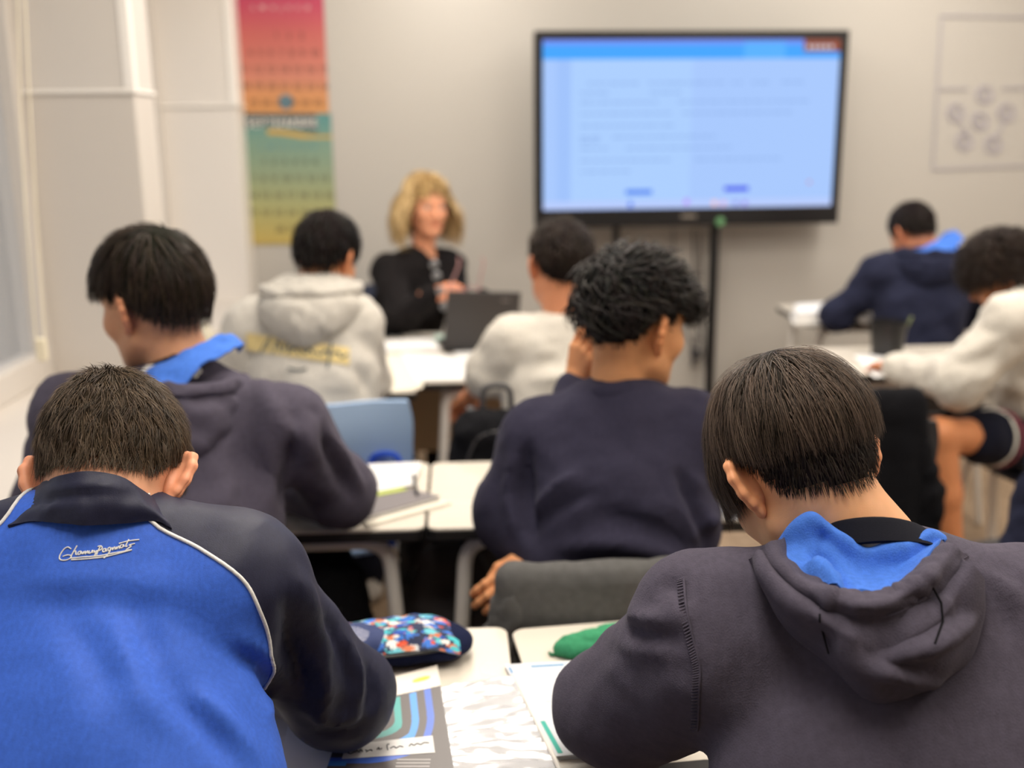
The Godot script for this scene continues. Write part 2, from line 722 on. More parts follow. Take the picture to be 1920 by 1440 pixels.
func job(ps: Array, h: float) -> MB:
	if collecting:
		jobs.append([ps, h])
		return null
	next_job += 1
	return done[next_job - 1]

# ---------------------------------------------------------------- places
func at(px: float, py: float, z: float) -> Vector3:
	return cam.transform * Vector3((px - 960.0) / FOCAL * z, -(py - 720.0) / FOCAL * z, -z)

func on(px: float, py: float, h: float) -> Vector3:
	var d := cam.transform.basis * Vector3((px - 960.0) / FOCAL, -(py - 720.0) / FOCAL, -1.0)
	return cam.position + d * ((h - cam.position.y) / d.y)

func lin(r: int, g: int, b: int) -> Color:
	return Color8(r, g, b).srgb_to_linear()

# ---------------------------------------------------------------- materials
func noise_tex(freq: float, size := 256, as_normal := false, bump := 4.0, octaves := 3, kind := FastNoiseLite.TYPE_SIMPLEX_SMOOTH) -> NoiseTexture2D:
	var n := FastNoiseLite.new()
	n.seed = 7
	n.noise_type = kind
	n.frequency = freq
	n.fractal_octaves = octaves
	var t := NoiseTexture2D.new()
	t.width = size; t.height = size
	t.seamless = true
	t.noise = n
	t.as_normal_map = as_normal
	t.bump_strength = bump
	return t

func mat(r: int, g: int, b: int, rough := 0.6, metal := 0.0) -> StandardMaterial3D:
	var m := StandardMaterial3D.new()
	m.albedo_color = Color8(r, g, b)
	m.roughness = rough
	m.metallic = metal
	return m

func cloth(r: int, g: int, b: int, sheen := 0.25, scale := 9.0, strength := 0.35, rough := 0.92) -> StandardMaterial3D:
	var m := mat(r, g, b, rough)
	m.metallic_specular = 0.25
	m.rim_enabled = sheen > 0.0
	m.rim = sheen
	m.rim_tint = 0.6
	m.normal_enabled = true
	m.normal_texture = M.weave
	m.normal_scale = strength
	m.albedo_texture = M.mottle
	m.uv1_triplanar = true
	m.uv1_scale = Vector3.ONE * scale
	return m

func vcol(rough := 0.6, sub := 0.0) -> StandardMaterial3D:
	var m := mat(255, 255, 255, rough)
	m.vertex_color_use_as_albedo = true
	if sub > 0.0:
		m.subsurf_scatter_enabled = true
		m.subsurf_scatter_strength = sub
	return m

func make_materials() -> void:
	M.weave = noise_tex(0.09, 512, true, 5.0, 3)
	var ramp := Gradient.new()
	ramp.set_color(0, Color(0.86, 0.86, 0.86))
	ramp.set_color(1, Color(1, 1, 1))
	var mt := noise_tex(0.02, 512, false, 1.0, 5)
	mt.color_ramp = ramp
	M.mottle = mt
	M.skin = vcol(0.5, 0.12)
	M.skin.metallic_specular = 0.4
	M.skin.normal_enabled = true
	M.skin.normal_texture = M.weave
	M.skin.normal_scale = 0.1
	M.skin.uv1_triplanar = true
	M.skin.uv1_scale = Vector3.ONE * 10.0
	M.hair = vcol(0.42)
	M.hair.metallic_specular = 0.3
	M.scalp = vcol(0.7)
	M.scalp.metallic_specular = 0.2
	M.blue = cloth(64, 110, 222, 0.15, 14.0, 0.22, 0.62)
	M.blue.metallic_specular = 0.35
	M.navy_shell = cloth(36, 38, 62, 0.12, 14.0, 0.2, 0.55)
	M.navy_shell.metallic_specular = 0.4
	M.grey_hoodie = cloth(84, 79, 93, 0.3, 9.0, 0.5)
	M.navy_sweat = cloth(52, 50, 68, 0.3)
	M.dark_navy = cloth(40, 43, 64, 0.25)
	M.lining = cloth(78, 128, 226, 0.3, 9.0, 0.5)
	M.white_hoodie = cloth(208, 203, 194, 0.2)
	M.white_sweat = cloth(222, 216, 205, 0.2)
	M.black_coat = cloth(30, 27, 28, 0.15)
	M.black_rib = cloth(24, 25, 34, 0.2, 20.0, 0.5)
	M.white_rib = cloth(240, 236, 226, 0.1, 20.0, 0.5)
	M.trousers = cloth(74, 70, 68, 0.2)
	M.track = cloth(24, 26, 40, 0.2)
	M.grey_jacket = cloth(92, 91, 90, 0.15, 4.0, 0.15, 0.7)
	M.black_fabric = cloth(20, 20, 24, 0.1)
	M.pipe_white = cloth(245, 244, 240, 0.0, 20.0, 0.2)
	M.shoe = mat(205, 202, 196, 0.6)
	M.black_shoe = mat(26, 26, 28, 0.6)
	M.white_metal = mat(232, 228, 222, 0.35)
	M.black_metal = mat(18, 18, 20, 0.4)
	M.black_plastic = mat(20, 19, 21, 0.35)
	M.laminate = mat(218, 210, 197, 0.38)
	M.laminate.roughness_texture = noise_tex(0.01, 256)
	M.laminate.uv1_triplanar = true
	M.desk_edge = mat(28, 27, 28, 0.5)
	M.paper = mat(232, 231, 230, 0.85)
	M.paper_cream = mat(232, 225, 209, 0.85)
	M.ink = mat(40, 44, 60, 0.8)
	M.dark_grey = mat(60, 59, 62, 0.6)
	M.white_plastic = mat(238, 234, 226, 0.45)

# ---------------------------------------------------------------- heads and hands
func head_prims(t: Transform3D, sc := 1.0, soft := 0.0) -> Array:
	var b := t.basis.orthonormalized()
	var P := func(x: float, y: float, z: float) -> Vector3: return t.origin + b * (Vector3(x, y, z) * sc)
	var E := func(x: float, y: float, z: float, rx: float, ry: float, rz: float, k: float) -> Prim: return ell(P.call(x, y, z), Vector3(rx, ry, rz) * sc, k, b)
	var C := func(p: Array, ra: float, rb: float, k: float) -> Prim: return cap(P.call(p[0], p[1], p[2]), P.call(p[3], p[4], p[5]), ra * sc, rb * sc, k)
	var ps := [
		E.call(0, 0.035, 0.012, 0.074, 0.085, 0.094, 0.02),
		E.call(0, -0.008, -0.03, 0.063, 0.085, 0.062, 0.03),
		E.call(0, -0.06, -0.034, 0.05, 0.054, 0.054, 0.03),
		C.call([0.05, -0.055, 0.0, 0.018, -0.098, -0.07], 0.015, 0.014, 0.025),
		C.call([-0.05, -0.055, 0.0, -0.018, -0.098, -0.07], 0.015, 0.014, 0.025),
		E.call(0, -0.1, -0.074, 0.021, 0.016, 0.019, 0.015),
		C.call([-0.034, 0.024, -0.078, 0.034, 0.024, -0.078], 0.012, 0.012, 0.015),
		E.call(0.042, -0.024, -0.06, 0.022, 0.024, 0.022, 0.02),
		E.call(-0.042, -0.024, -0.06, 0.022, 0.024, 0.022, 0.02),
		C.call([0, 0.006, -0.09, 0, -0.03, -0.109], 0.007, 0.011, 0.01),
		C.call([-0.01, -0.035, -0.099, 0.01, -0.035, -0.099], 0.008, 0.008, 0.008),
		C.call([-0.017, -0.061, -0.087, 0.017, -0.061, -0.087], 0.0065, 0.0065, 0.006),
		C.call([-0.014, -0.07, -0.086, 0.014, -0.07, -0.086], 0.007, 0.007, 0.006),
	]
	for s in [-1.0, 1.0]:
		var e: Prim = E.call(s * 0.031, 0.004, -0.1, 0.017, 0.011, 0.014, 0.01)
		e.neg = true
		ps.append(e)
	return ps

const TA := 54
const TE := 36
var table := PackedFloat32Array()
const HC := Vector3(0, 0.012, 0.0)

func make_table() -> void:
	var ps := head_prims(Transform3D.IDENTITY)
	table.resize((TA + 1) * (TE + 1))
	for e in TE + 1:
		for a in TA + 1:
			var d := dir_of(TAU * a / TA - PI, PI * e / TE - PI / 2)
			var r := 0.16
			for k in 9:
				r -= field(ps, HC + d * r) * 0.95
			table[e * (TA + 1) + a] = r

func dir_of(az: float, el: float) -> Vector3:
	return Vector3(sin(az) * cos(el), sin(el), -cos(az) * cos(el))

func skull(d: Vector3) -> float:
	var fa := (atan2(d.x, -d.z) + PI) / TAU * TA
	var fe := (asin(clampf(d.y, -1, 1)) + PI / 2) / PI * TE
	var a := clampi(int(fa), 0, TA - 1)
	var e := clampi(int(fe), 0, TE - 1)
	fa -= a; fe -= e
	var k := e * (TA + 1) + a
	return lerpf(lerpf(table[k], table[k + 1], fa), lerpf(table[k + TA + 1], table[k + TA + 2], fa), fe)

func curve_at(c: Array, x: float) -> float:
	for k in c.size() - 1:
		if x <= c[k + 1][0]:
			var f: float = clampf((x - c[k][0]) / (c[k + 1][0] - c[k][0]), 0, 1)
			f = f * f * (3 - 2 * f)
			return lerpf(c[k][1], c[k + 1][1], f)
	return c[c.size() - 1][1]

const LINE := [[0, 38], [35, 32], [58, 12], [72, -8], [82, -2], [96, 10], [108, -4], [128, -26], [150, -31], [180, -34]]

# A layer: line (lowest elevation by azimuth, degrees), ramp (degrees over which it thickens), top/side/back/front thickness, n strands, len, w, curl, lift, ...
func off_skin(p: Vector3, skin: Field, want: float, d: Vector3) -> Vector3:
	if d.y > 0.25: return p
	for k in 2:
		var e := want - skin.ev(p)
		if e > 0.0: p += d * e
	return p

func hair(t: Transform3D, layers: Array, sc := 1.0, nk: Prim = null) -> Array:
	var skin := Field.new()
	var sp := head_prims(Transform3D.IDENTITY)
	sp.insert(2, nk)
	for q: Prim in sp.slice(0, 6): skin.put(q)
	var caps := MB.new()
	var mb := MB.new()
	var down := (t.basis.inverse() * Vector3.DOWN).normalized()
	for L in layers:
		var line: Array = L.get("line", LINE)
		var ramp: float = L.get("ramp", 16.0)
		var tt: float = L.get("top", 0.02)
		var tb: float = L.get("back", 0.016)
		var ts: float = L.get("side", 0.012)
		var tf: float = L.get("front", 0.018)
		var cols: Array = L.cols
		var thick := func(d: Vector3) -> float:
			var az := absf(rad_to_deg(atan2(d.x, -d.z)))
			var el := rad_to_deg(asin(clampf(d.y, -1, 1)))
			var m := clampf((el - curve_at(line, az)) / ramp, 0.0, 1.0)
			if m <= 0.0: return 0.0
			var up := clampf(d.y * 1.2, 0, 1)
			var round_ := curve_at([[0, tf], [90, ts], [180, tb]], az)
			return lerpf(round_, tt, up * up) * (m * (2.0 - m))
		# the dense hair near the scalp
		var na := 60
		var ne := 40
		var ids := {}
		var base_c: Color = cols[0]
		for e in ne + 1:
			for a in na:
				var d := dir_of(TAU * a / na - PI, PI * e / ne - PI / 2)
				var th: float = thick.call(d)
				if th > 0.0022:
					var bump := 1.0 + lump.get_noise_3dv(d * 5.0 + Vector3.ONE * L.get("seed", 1.0)) * 0.12
					var hgt: float = th * L.get("fill", 0.8) * bump
					ids[e * na + a] = caps.vert(off_skin(HC + d * (skull(d) + hgt), skin, hgt, d), d, Vector2.ZERO, base_c)
		for e in ne:
			for a in na:
				var q := [e * na + a, e * na + (a + 1) % na, (e + 1) * na + (a + 1) % na, (e + 1) * na + a]
				if ids.has(q[0]) and ids.has(q[1]) and ids.has(q[2]) and ids.has(q[3]):
					caps.quad(ids[q[0]], ids[q[1]], ids[q[2]], ids[q[3]])
		# strands
		var n: int = L.n
		var crown := dir_of(deg_to_rad(L.get("crown_az", 180.0)), deg_to_rad(L.get("crown_el", 62.0)))
		var len_: float = L.len
		var w: float = L.w
		var ns: int = L.get("steps", 5)
		var swirl: float = L.get("swirl", 0.5)
		var curl: float = L.get("curl", 0.0)
		var clump: float = L.get("clump", 0.3)
		var lift: float = L.get("lift", 0.004)
		var tip: float = L.get("tip", 0.003)
		var fall: float = L.get("fall", 0.0)
		var over: float = L.get("over", 0.0)
		var stop: float = L.get("stop", 99.0)
		var seed_: float = L.get("seed", 1.0)
		for k in n:
			var y := 1.0 - 2.0 * (k + 0.5) / n
			var ph := k * 2.399963
			var rr := sqrt(maxf(0, 1 - y * y))
			var d := Vector3(cos(ph) * rr, y, sin(ph) * rr)
			d = (d + Vector3(rng.randf() - 0.5, rng.randf() - 0.5, rng.randf() - 0.5) * 0.06).normalized()
			var th: float = thick.call(d)
			if th < 0.0006: continue
			if th < 0.004 and rng.randf() > th / 0.004 + 0.12: continue
			var cl := lump.get_noise_3dv(d * 7.0 + Vector3.ONE * seed_ * 3.1)
			var cl2 := lump.get_noise_3dv(d * 7.0 + Vector3(9, 4, 1) * seed_)
			var col: Color = cols[0].lerp(cols[1], clampf(0.5 + cl * 0.7 + (rng.randf() - 0.5) * 0.7, 0, 1))
			var sl := len_ * (0.75 + 0.5 * rng.randf()) * clampf(th / (tb * 0.7), 0.25, 1.0)
			var step := sl / ns
			var my_lift := (rng.randf() - 0.45) * lift + cl2 * lift * 0.8
			var side_turn: float = cl * clump * 2.0 + (rng.randf() - 0.5) * L.get("jit", 0.35)
			var phase := rng.randf() * 1.5 + cl * 6.0
			var pts := PackedVector3Array()
			var dd := d
			var th_run := th
			var hang := 0.0
			var last := Vector3.ZERO
			for s in ns + 1:
				var f := float(s) / ns
				var r0 := skull(dd) * 1.0
				var tnow: float = thick.call(dd)
				th_run = maxf(tnow, th_run * (0.93 if over > 0.0 else 0.85))
				var rad: float = r0 + th_run * (L.get("fill", 0.8) * 0.92 + 0.22 * minf(1.0, f * 2.0)) + my_lift * (0.4 + f) + tip * f * f * (1 if s > 0 else 0)
				if s == 0: rad -= 0.002
				var p: Vector3 = HC + dd * rad
				if curl > 0.0:
					var cr := crown.cross(dd).normalized()
					p += cr * sin(f * L.get("waves", 6.0) + phase) * curl + dd * cos(f * L.get("waves", 6.0) + phase) * curl * 0.8
				if fall > 0.0 and dd.y < 0.25:
					break
				p = off_skin(p, skin, rad - r0, dd)
				pts.append(p)
				if stop < 90.0 and s > 0 and rad_to_deg(asin(clampf(dd.y, -1, 1))) < curve_at(line, absf(rad_to_deg(atan2(dd.x, -dd.z)))) - stop * (0.5 + 0.7 * fposmod(ph * 0.37, 1.0)):
					break
				var tg := dd - crown
				tg = (tg - dd * tg.dot(dd))
				if tg.length() < 0.05: tg = Vector3(rng.randf() - 0.5, -0.2, rng.randf() - 0.5)
				tg = tg.normalized()
				var g := down - dd * down.dot(dd)
				tg = (tg + g * L.get("gravity", 0.25)).normalized()
				var ang: float = side_turn + swirl * exp(-acos(clampf(dd.dot(crown), -1, 1)) * 1.6)
				tg = tg * cos(ang) + dd.cross(tg) * sin(ang)
				dd = (dd + tg * (step / rad)).normalized()
			if fall > 0.0:
				if pts.size() < 1: continue
				var p0 := pts[pts.size() - 1]
				var outv := Vector3(p0.x, 0, p0.z).normalized()
				var fl := fall * (0.7 + rng.randf() * 0.4)
				for s in 7:
					var f := (s + 1) / 7.0
					pts.append(p0 + down * fl * f + outv * (0.03 * sin(f * 2.6) + 0.03 * f) + Vector3(sin(f * 7.0 + phase), 0, cos(f * 7.0 + phase * 1.3)) * curl * 1.5)
			if fall > 0.0:
				var over_face := false
				for q in pts:
					if q.z < -0.025 and absf(q.x) < 0.08 and q.y < 0.088: over_face = true
				if over_face: continue
			if pts.size() < 2: continue
			var s0 := mb.v.size()
			var np := pts.size()
			for s in np:
				var tg := (pts[mini(s + 1, np - 1)] - pts[maxi(s - 1, 0)]).normalized()
				var up := (pts[s] - HC).normalized()
				var bn := tg.cross(up).normalized()
				up = bn.cross(tg)
				var ww := w * (1.0 - 0.8 * pow(float(s) / (np - 1), 2.0)) * (0.8 + 0.4 * fposmod(ph, 1.0))
				mb.vert(pts[s] + bn * ww, (bn + up * 0.6).normalized(), Vector2.ZERO, col)
				mb.vert(pts[s] + up * ww * 0.7, up, Vector2.ZERO, col)
				mb.vert(pts[s] - bn * ww, (-bn + up * 0.6).normalized(), Vector2.ZERO, col)
			for s in np - 1:
				for j in 2:
					mb.quad(s0 + s * 3 + j, s0 + s * 3 + j + 1, s0 + s * 3 + j + 4, s0 + s * 3 + j + 3)
	var out := MB.new()
	var tr := t * Transform3D(Basis.from_scale(Vector3.ONE * sc), Vector3.ZERO)
	caps.smooth()
	for k in caps.n.size():
		if caps.n[k].dot(caps.v[k] - HC) < 0: caps.n[k] = -caps.n[k]
	out.add(caps, tr)
	var out2 := MB.new()
	out2.add(mb, tr)
	return [out, out2]

var ear_mb: MB
var hand_mb: MB
var fist_mb: MB
var shoe_mb: MB

func make_shared() -> void:
	make_table()
	# an ear in its own axes: x outwards, y up, z backwards
	var hx := [Vector3(0.0, -0.004, -0.01), Vector3(0.003, 0.016, -0.014), Vector3(0.008, 0.029, -0.006), Vector3(0.013, 0.033, 0.007), Vector3(0.018, 0.026, 0.017), Vector3(0.019, 0.01, 0.02), Vector3(0.015, -0.008, 0.015), Vector3(0.009, -0.021, 0.007), Vector3(0.005, -0.029, -0.002)]
	var ps := []
	for k in hx.size() - 1:
		ps.append(cap(hx[k], hx[k + 1], 0.0042, 0.0042 if k < 6 else 0.005, 0.006))
	ps.append(ell(Vector3(0.007, 0.006, 0.003), Vector3(0.004, 0.028, 0.019), 0.008, Basis(Vector3.UP, 0.62)))
	ps.append(ell(Vector3(-0.002, 0.0, -0.002), Vector3(0.008, 0.022, 0.01), 0.01))
	ps.append(ell(Vector3(0.004, -0.03, -0.003), Vector3(0.005, 0.009, 0.008), 0.006))
	ear_mb = solid(ps, 0.0022)
	for k in ear_mb.c.size():
		ear_mb.c[k] = Color(1.0, 0.86, 0.82)
	# a right hand: wrist at the origin, fingers along -z, palm down, thumb towards -x
	for kind in 2:
		var bend: Array = [[0.25, 0.4, 0.3], [0.9, 1.3, 0.8]][kind]
		ps = []
		var fx := [-0.03, -0.01, 0.01, 0.029]
		var fl := [0.07, 0.078, 0.072, 0.056]
		var fz := [-0.088, -0.092, -0.087, -0.078]
		for k in 4:
			var kn := Vector3(fx[k], 0, fz[k])
			ps.append(cap(Vector3(fx[k] * 0.55, 0, -0.005), kn, 0.015, 0.0115, 0.014))
		for k in 4:
			var p := Vector3(fx[k], 0, fz[k])
			var a := 0.0
			var seg := [0.46, 0.3, 0.24]
			for j in 3:
				a += bend[j] * (1.0 + 0.08 * k)
				var q: Vector3 = p + Vector3(fx[k] * 0.12, -sin(a), -cos(a)).normalized() * fl[k] * seg[j]
				ps.append(cap(p, q, 0.0095 - 0.0009 * j, 0.0088 - 0.0009 * j, 0.004))
				p = q
		ps.append(cap(Vector3(-0.015, -0.004, -0.02), Vector3(-0.042, -0.014, -0.05), 0.015, 0.012, 0.012))
		ps.append(cap(Vector3(-0.042, -0.014, -0.05), Vector3(-0.046, -0.022, -0.08), 0.0115, 0.01, 0.005))
		ps.append(cap(Vector3(-0.046, -0.022, -0.08), Vector3(-0.038, -0.03, -0.102), 0.01, 0.008, 0.004))
		ps.append(cap(Vector3(0, 0, 0.04), Vector3(0, 0, -0.02), 0.026, 0.022, 0.02))
		var hm := solid(ps, 0.0036)
		if kind == 0: hand_mb = hm
		else: fist_mb = hm
	# a shoe: heel at the origin on the floor, toe along -z
	ps = [
		flatcap(Vector3(0, 0.035, 0.02), Vector3(0, 0.03, -0.15), 0.036, 0.042, Vector3.UP, 1.2, 0.02),
		cap(Vector3(0, 0.05, 0.01), Vector3(0, 0.085, 0.01), 0.036, 0.038, 0.03),
		cap(Vector3(0, 0.06, -0.03), Vector3(0, 0.03, -0.13), 0.034, 0.03, 0.03)]
	shoe_mb = solid(ps, 0.009)
	for k in shoe_mb.v.size():
		shoe_mb.v[k].y = maxf(shoe_mb.v[k].y, 0.0)
	shoe_mb.smooth()

func aim(dirn: Vector3, up: Vector3) -> Basis:
	# -z along dirn
	var z := -dirn.normalized()
	var x := up.cross(z).normalized()
	return Basis(x, z.cross(x), z)

# ---------------------------------------------------------------- a person
# J holds joints in world axes: head (Transform3D), nk, pel, shL, shR, elL, elR, wrL, wrR, knL, knR, anL, anR
func person(label: String, J: Dictionary, look: Dictionary) -> Dictionary:
	var base := Vector3(J.pel.x, 0.0, J.pel.z)
	var skin: Color = look.skin
	var fine: float = look.get("cell", 0.012)
	var sc: float = look.get("head_scale", 1.0)
	var side: Vector3 = (J.shR - J.shL).normalized()
	var back: Vector3 = side.cross(J.nk - J.pel).normalized()
	var up: Vector3 = (J.nk - J.pel).normalized()
	var body := MB.new()
	# head and neck on a fine grid
	var hp := head_prims(J.head, sc)
	var ht: Transform3D = J.head
	var n0: Vector3 = ht * (Vector3(0, -0.045, 0.022) * sc)
	var nr: float = look.get("neck", 0.054)
	hp.insert(2, cap(n0, J.nk + up * 0.005 - back * 0.006, nr * sc, nr * 1.1, 0.035))
	var head_mb := job(hp, look.get("head_cell", 0.006))
	# the body under the clothes
	var hipL: Vector3 = J.pel - side * 0.085
	var hipR: Vector3 = J.pel + side * 0.085
	var mid: Vector3 = J.pel.lerp(J.nk, 0.6)
	var bp := [
		flatcap(J.pel, mid, 0.125, 0.125, back, 1.65, 0.05), flatcap(mid, J.nk - up * 0.06, 0.125, 0.085, back, 1.65, 0.05),
		cap(J.shL, J.shR, 0.045, 0.045, 0.05), cap(J.nk - up * 0.01 - back * 0.01, J.nk - up * 0.08, 0.055, 0.07, 0.05),
		cap(J.shL, J.elL, 0.045, 0.037, 0.03), cap(J.elL, J.wrL, 0.037, 0.026, 0.02),
		cap(J.shR, J.elR, 0.045, 0.037, 0.03), cap(J.elR, J.wrR, 0.037, 0.026, 0.02),
		cap(hipL, J.knL, 0.075, 0.052, 0.04), cap(hipR, J.knR, 0.075, 0.052, 0.04),
		cap(J.knL, J.knL.lerp(J.anL, 0.35), 0.05, 0.052, 0.02), cap(J.knR, J.knR.lerp(J.anR, 0.35), 0.05, 0.052, 0.02),
		cap(J.knL.lerp(J.anL, 0.35), J.anL, 0.05, 0.033, 0.02), cap(J.knR.lerp(J.anR, 0.35), J.anR, 0.05, 0.033, 0.02)]
	# trousers or shorts
	var tp := [flatcap(J.pel - up * 0.02, J.pel + up * 0.14, 0.165, 0.15, back, 1.35, 0.05)]
	for s in ["L", "R"]:
		var hip: Vector3 = hipL if s == "L" else hipR
		var kn: Vector3 = J["kn" + s]
		var an: Vector3 = J["an" + s]
		if look.get("shorts", false):
			tp.append(cap(hip, hip.lerp(kn, 0.62), 0.095, 0.088, 0.04))
		else:
			tp.append(cap(hip, kn, 0.092, 0.068, 0.04))
			tp.append(cap(kn, an, 0.068, 0.05, 0.02))
	# the garment on the upper body
	var ex: float = look.get("loose", 1.0)
	var nd: float = look.get("neck_drop", 0.035)
	var tw: float = look.get("torso", 1.0)
	var wR: Vector3 = J.elR.lerp(J.wrR, look.get("sleeve", 1.0))
	var wL: Vector3 = J.elL.lerp(J.wrL, look.get("sleeve", 1.0))
	var gp := [
		flatcap(J.pel + up * look.get("hem", 0.06), mid, 0.165 * ex * tw, 0.17 * ex * tw, back, 1.4 * tw, 0.06),
		flatcap(mid, J.nk - up * 0.075, 0.17 * ex * tw, 0.11, back, 1.4 * tw, 0.06),
		cap(J.shL, J.shR, 0.062 * ex, 0.062 * ex, 0.07),
		cap(J.nk - up * nd, J.shL, 0.05, 0.056, 0.05), cap(J.nk - up * nd, J.shR, 0.05, 0.056, 0.05),
		cap(J.shL, J.elL, 0.07 * ex, 0.064 * ex, 0.04), cap(J.elL, wL, 0.063 * ex, 0.045 * ex, 0.035),
		cap(J.shR, J.elR, 0.07 * ex, 0.064 * ex, 0.04), cap(J.elR, wR, 0.063 * ex, 0.045 * ex, 0.035)]
	gp.append_array(look.get("extra", []))
	var bb := job(bp, look.get("body_cell", 0.02))
	var tm := job(tp, 0.018)
	var gm := job(gp, fine)
	if collecting: return {}
	for k in head_mb.v.size():
		var q := (ht.basis.inverse() * (head_mb.v[k] - ht.origin)) / sc
		var c := skin
		var lips := exp(-(pow((q.y + 0.066) / 0.008, 2) + pow(q.x / 0.022, 2))) if q.z < -0.075 else 0.0
		c = c.lerp(Color(skin.r * 0.75, skin.g * 0.45, skin.b * 0.45), lips)
		c = c * (1.0 + lump.get_noise_3dv(q * 60.0) * 0.05)
		c.a = 1
		head_mb.c[k] = c
	body.add(head_mb, Transform3D.IDENTITY)
	for s in [-1.0, 1.0]:
		var et := ht * Transform3D(Basis(Vector3.UP, s * look.get("ear_flare", 0.12)) * Basis.from_scale(Vector3(s, 1, 1)), Vector3(s * 0.07, -0.004, 0.008))
		et = ht * (Transform3D(Basis.from_scale(Vector3.ONE * sc), Vector3.ZERO) * (ht.affine_inverse() * et))
		body.add(ear_mb, et, skin)
		# eyes
		var ep: Vector3 = Vector3(s * 0.031, 0.004, -0.077) * sc
		var eb := MB.new()
		var pr := []
		for k in 9:
			pr.append(Vector2(sin(PI * k / 8.0), -cos(PI * k / 8.0)) * 0.0125 * sc)
		lathe(eb, pr, Transform3D(Basis.IDENTITY, ep), 12)
		for k in eb.v.size():
			var q := (eb.v[k] - ep) / (0.0125 * sc)
			eb.c[k] = Color(0.05, 0.03, 0.02) if q.z < -0.86 else Color(0.75, 0.72, 0.68)
		body.add(eb, ht)
	body.add(bb, Transform3D.IDENTITY, skin)
	for s in ["L", "R"]:
		var el: Vector3 = J["el" + s]
		var wr: Vector3 = J["wr" + s]
		var dv: Vector3 = J.get("hand_dir" + s, wr - el)
		var pu: Vector3 = J.get("hand_up" + s, Vector3.UP)
		var ht2 := Transform3D(aim(dv, pu), wr)
		if s == "L": ht2 = ht2 * Transform3D(Basis.from_scale(Vector3(-1, 1, 1)), Vector3.ZERO)
		body.add(fist_mb if J.get("fist" + s, false) else hand_mb, ht2, skin * Color(1.0, 0.93, 0.9))
	var root := obj("person", body, M.skin, self, base)
	tag(root, label, "person", look.get("group", ""))
	folds(tm, [], 0.006, 14.0)
	var tro := obj("shorts" if look.get("shorts", false) else "trousers", tm, look.get("legs", M.track), root, base)
	for s in ["L", "R"]:
		var an: Vector3 = J["an" + s]
		var kn: Vector3 = J["kn" + s]
		var fwd: Vector3 = J.get("toe", -back)
		fwd.y = 0
		var sm := MB.new()
		sm.add(shoe_mb, Transform3D(aim(fwd, Vector3.UP), Vector3(an.x, 0.0, an.z)))
		obj("shoe", sm, look.get("shoes", M.shoe), root, base)
	# hair
	var hti := ht.affine_inverse()
	var hh := hair(J.head, look.hair, sc, cap(hti * n0 / sc, hti * (J.nk + up * 0.005 - back * 0.006) / sc, nr, nr * 1.1 / sc, 0.035))
	obj("hair", hh[1], M.hair, root, base)
	obj("hair_base", hh[0], M.scalp, root, base)
	var brow := MB.new()
	for s in [-1.0, 1.0]:
		var bl := []
		for k in 5:
			var f := k / 4.0
			bl.append(ht * (Vector3(s * lerpf(0.014, 0.046, f), 0.022 + 0.006 * sin(f * PI), -0.0915 + 0.014 * f * f) * sc))
		tube(brow, bl, [0.002, 0.003, 0.003, 0.0025, 0.001], 6, true, look.hair[0].cols[0])
	obj("eyebrows", brow, M.hair, root, base)
	return {"root": root, "base": base, "fields": gp, "top": gm, "up": up, "back": back, "side": side, "body_fields": hp}

func ring_band(c: Vector3, side: Vector3, up: Vector3, back: Vector3, prof: Array, rx: float, rz: float, from := -180.0, to := 180.0, segs := 40, thick := 0.0, wob := 0.0) -> MB:
	# a band round the neck: prof of Vector3(radial growth, height, 0), angle 0 at the nape
	var grid := []
	for p in prof:
		var row := []
		for k in segs + 1:
			var a := deg_to_rad(lerpf(from, to, float(k) / segs))
			row.append(c + side * sin(a) * (rx + p.x) + back * cos(a) * (rz + p.x) + up * (p.y - p.z * (1.0 - cos(a)) * 0.5))
		grid.append(row)
	var mb := MB.new()
	sheet(mb, grid, 1, 4, thick, wob, 40.0)
	return mb

func hood(c: Vector3, side: Vector3, up: Vector3, back: Vector3, s := 1.0, drop := 1.0, lean := 0.0) -> Array:
	# a hood lying on the back: [lining, outer]
	var lin_grid := []
	var out_grid := []
	var n := 22
	var lin_p := [[Vector2(0.064, 0.02), Vector2(0.062, 0.03)], [Vector2(0.078, 0.034), Vector2(0.072, 0.046)], [Vector2(0.102, 0.008), Vector2(0.086, 0.04)], [Vector2(0.124, -0.012), Vector2(0.094, 0.03)]]
	var out_p := [[Vector2(0.124, -0.012), Vector2(0.094, 0.03)], [Vector2(0.14, -0.01), Vector2(0.104, 0.028)], [Vector2(0.146, -0.026), Vector2(0.106, 0.013)], [Vector2(0.14, -0.032), Vector2(0.1, 0.004)], [Vector2(0.15, -0.055), Vector2(0.106, -0.008)], [Vector2(0.146, -0.095), Vector2(0.106, -0.024)], [Vector2(0.12, -0.135), Vector2(0.096, -0.04)], [Vector2(0.08, -0.145), Vector2(0.08, -0.045)]]
	for set_ in [[lin_p, lin_grid], [out_p, out_grid]]:
		for p in set_[0]:
			var row := []
			for k in n + 1:
				var a := deg_to_rad(lerpf(-128, 128, float(k) / n))
				var f := clampf((1.0 + cos(a)) * 0.5, 0, 1)
				var fv := pow(f, 2.6)
				var fs := f * f * (3 - 2 * f)
				f = lerpf(fs, fv, set_[0].find(p) / 3.0) if set_[0] == lin_p else fv
				var q: Vector2 = p[1].lerp(p[0], f)
				var y := q.y if q.y > 0 else q.y * drop
				if set_[0] == lin_p and q.x < 0.12: y += lean * sin(a)
				row.append(c + (side * sin(a) * q.x * 1.05 + back * cos(a) * q.x + up * y) * s)
			set_[1].append(row)
	var l := MB.new()
	sheet(l, lin_grid, 2, 4, 0.004, 0.006, 28.0)
	var o := MB.new()
	sheet(o, out_grid, 2, 4, 0.004, 0.008, 22.0)
	return [l, o]

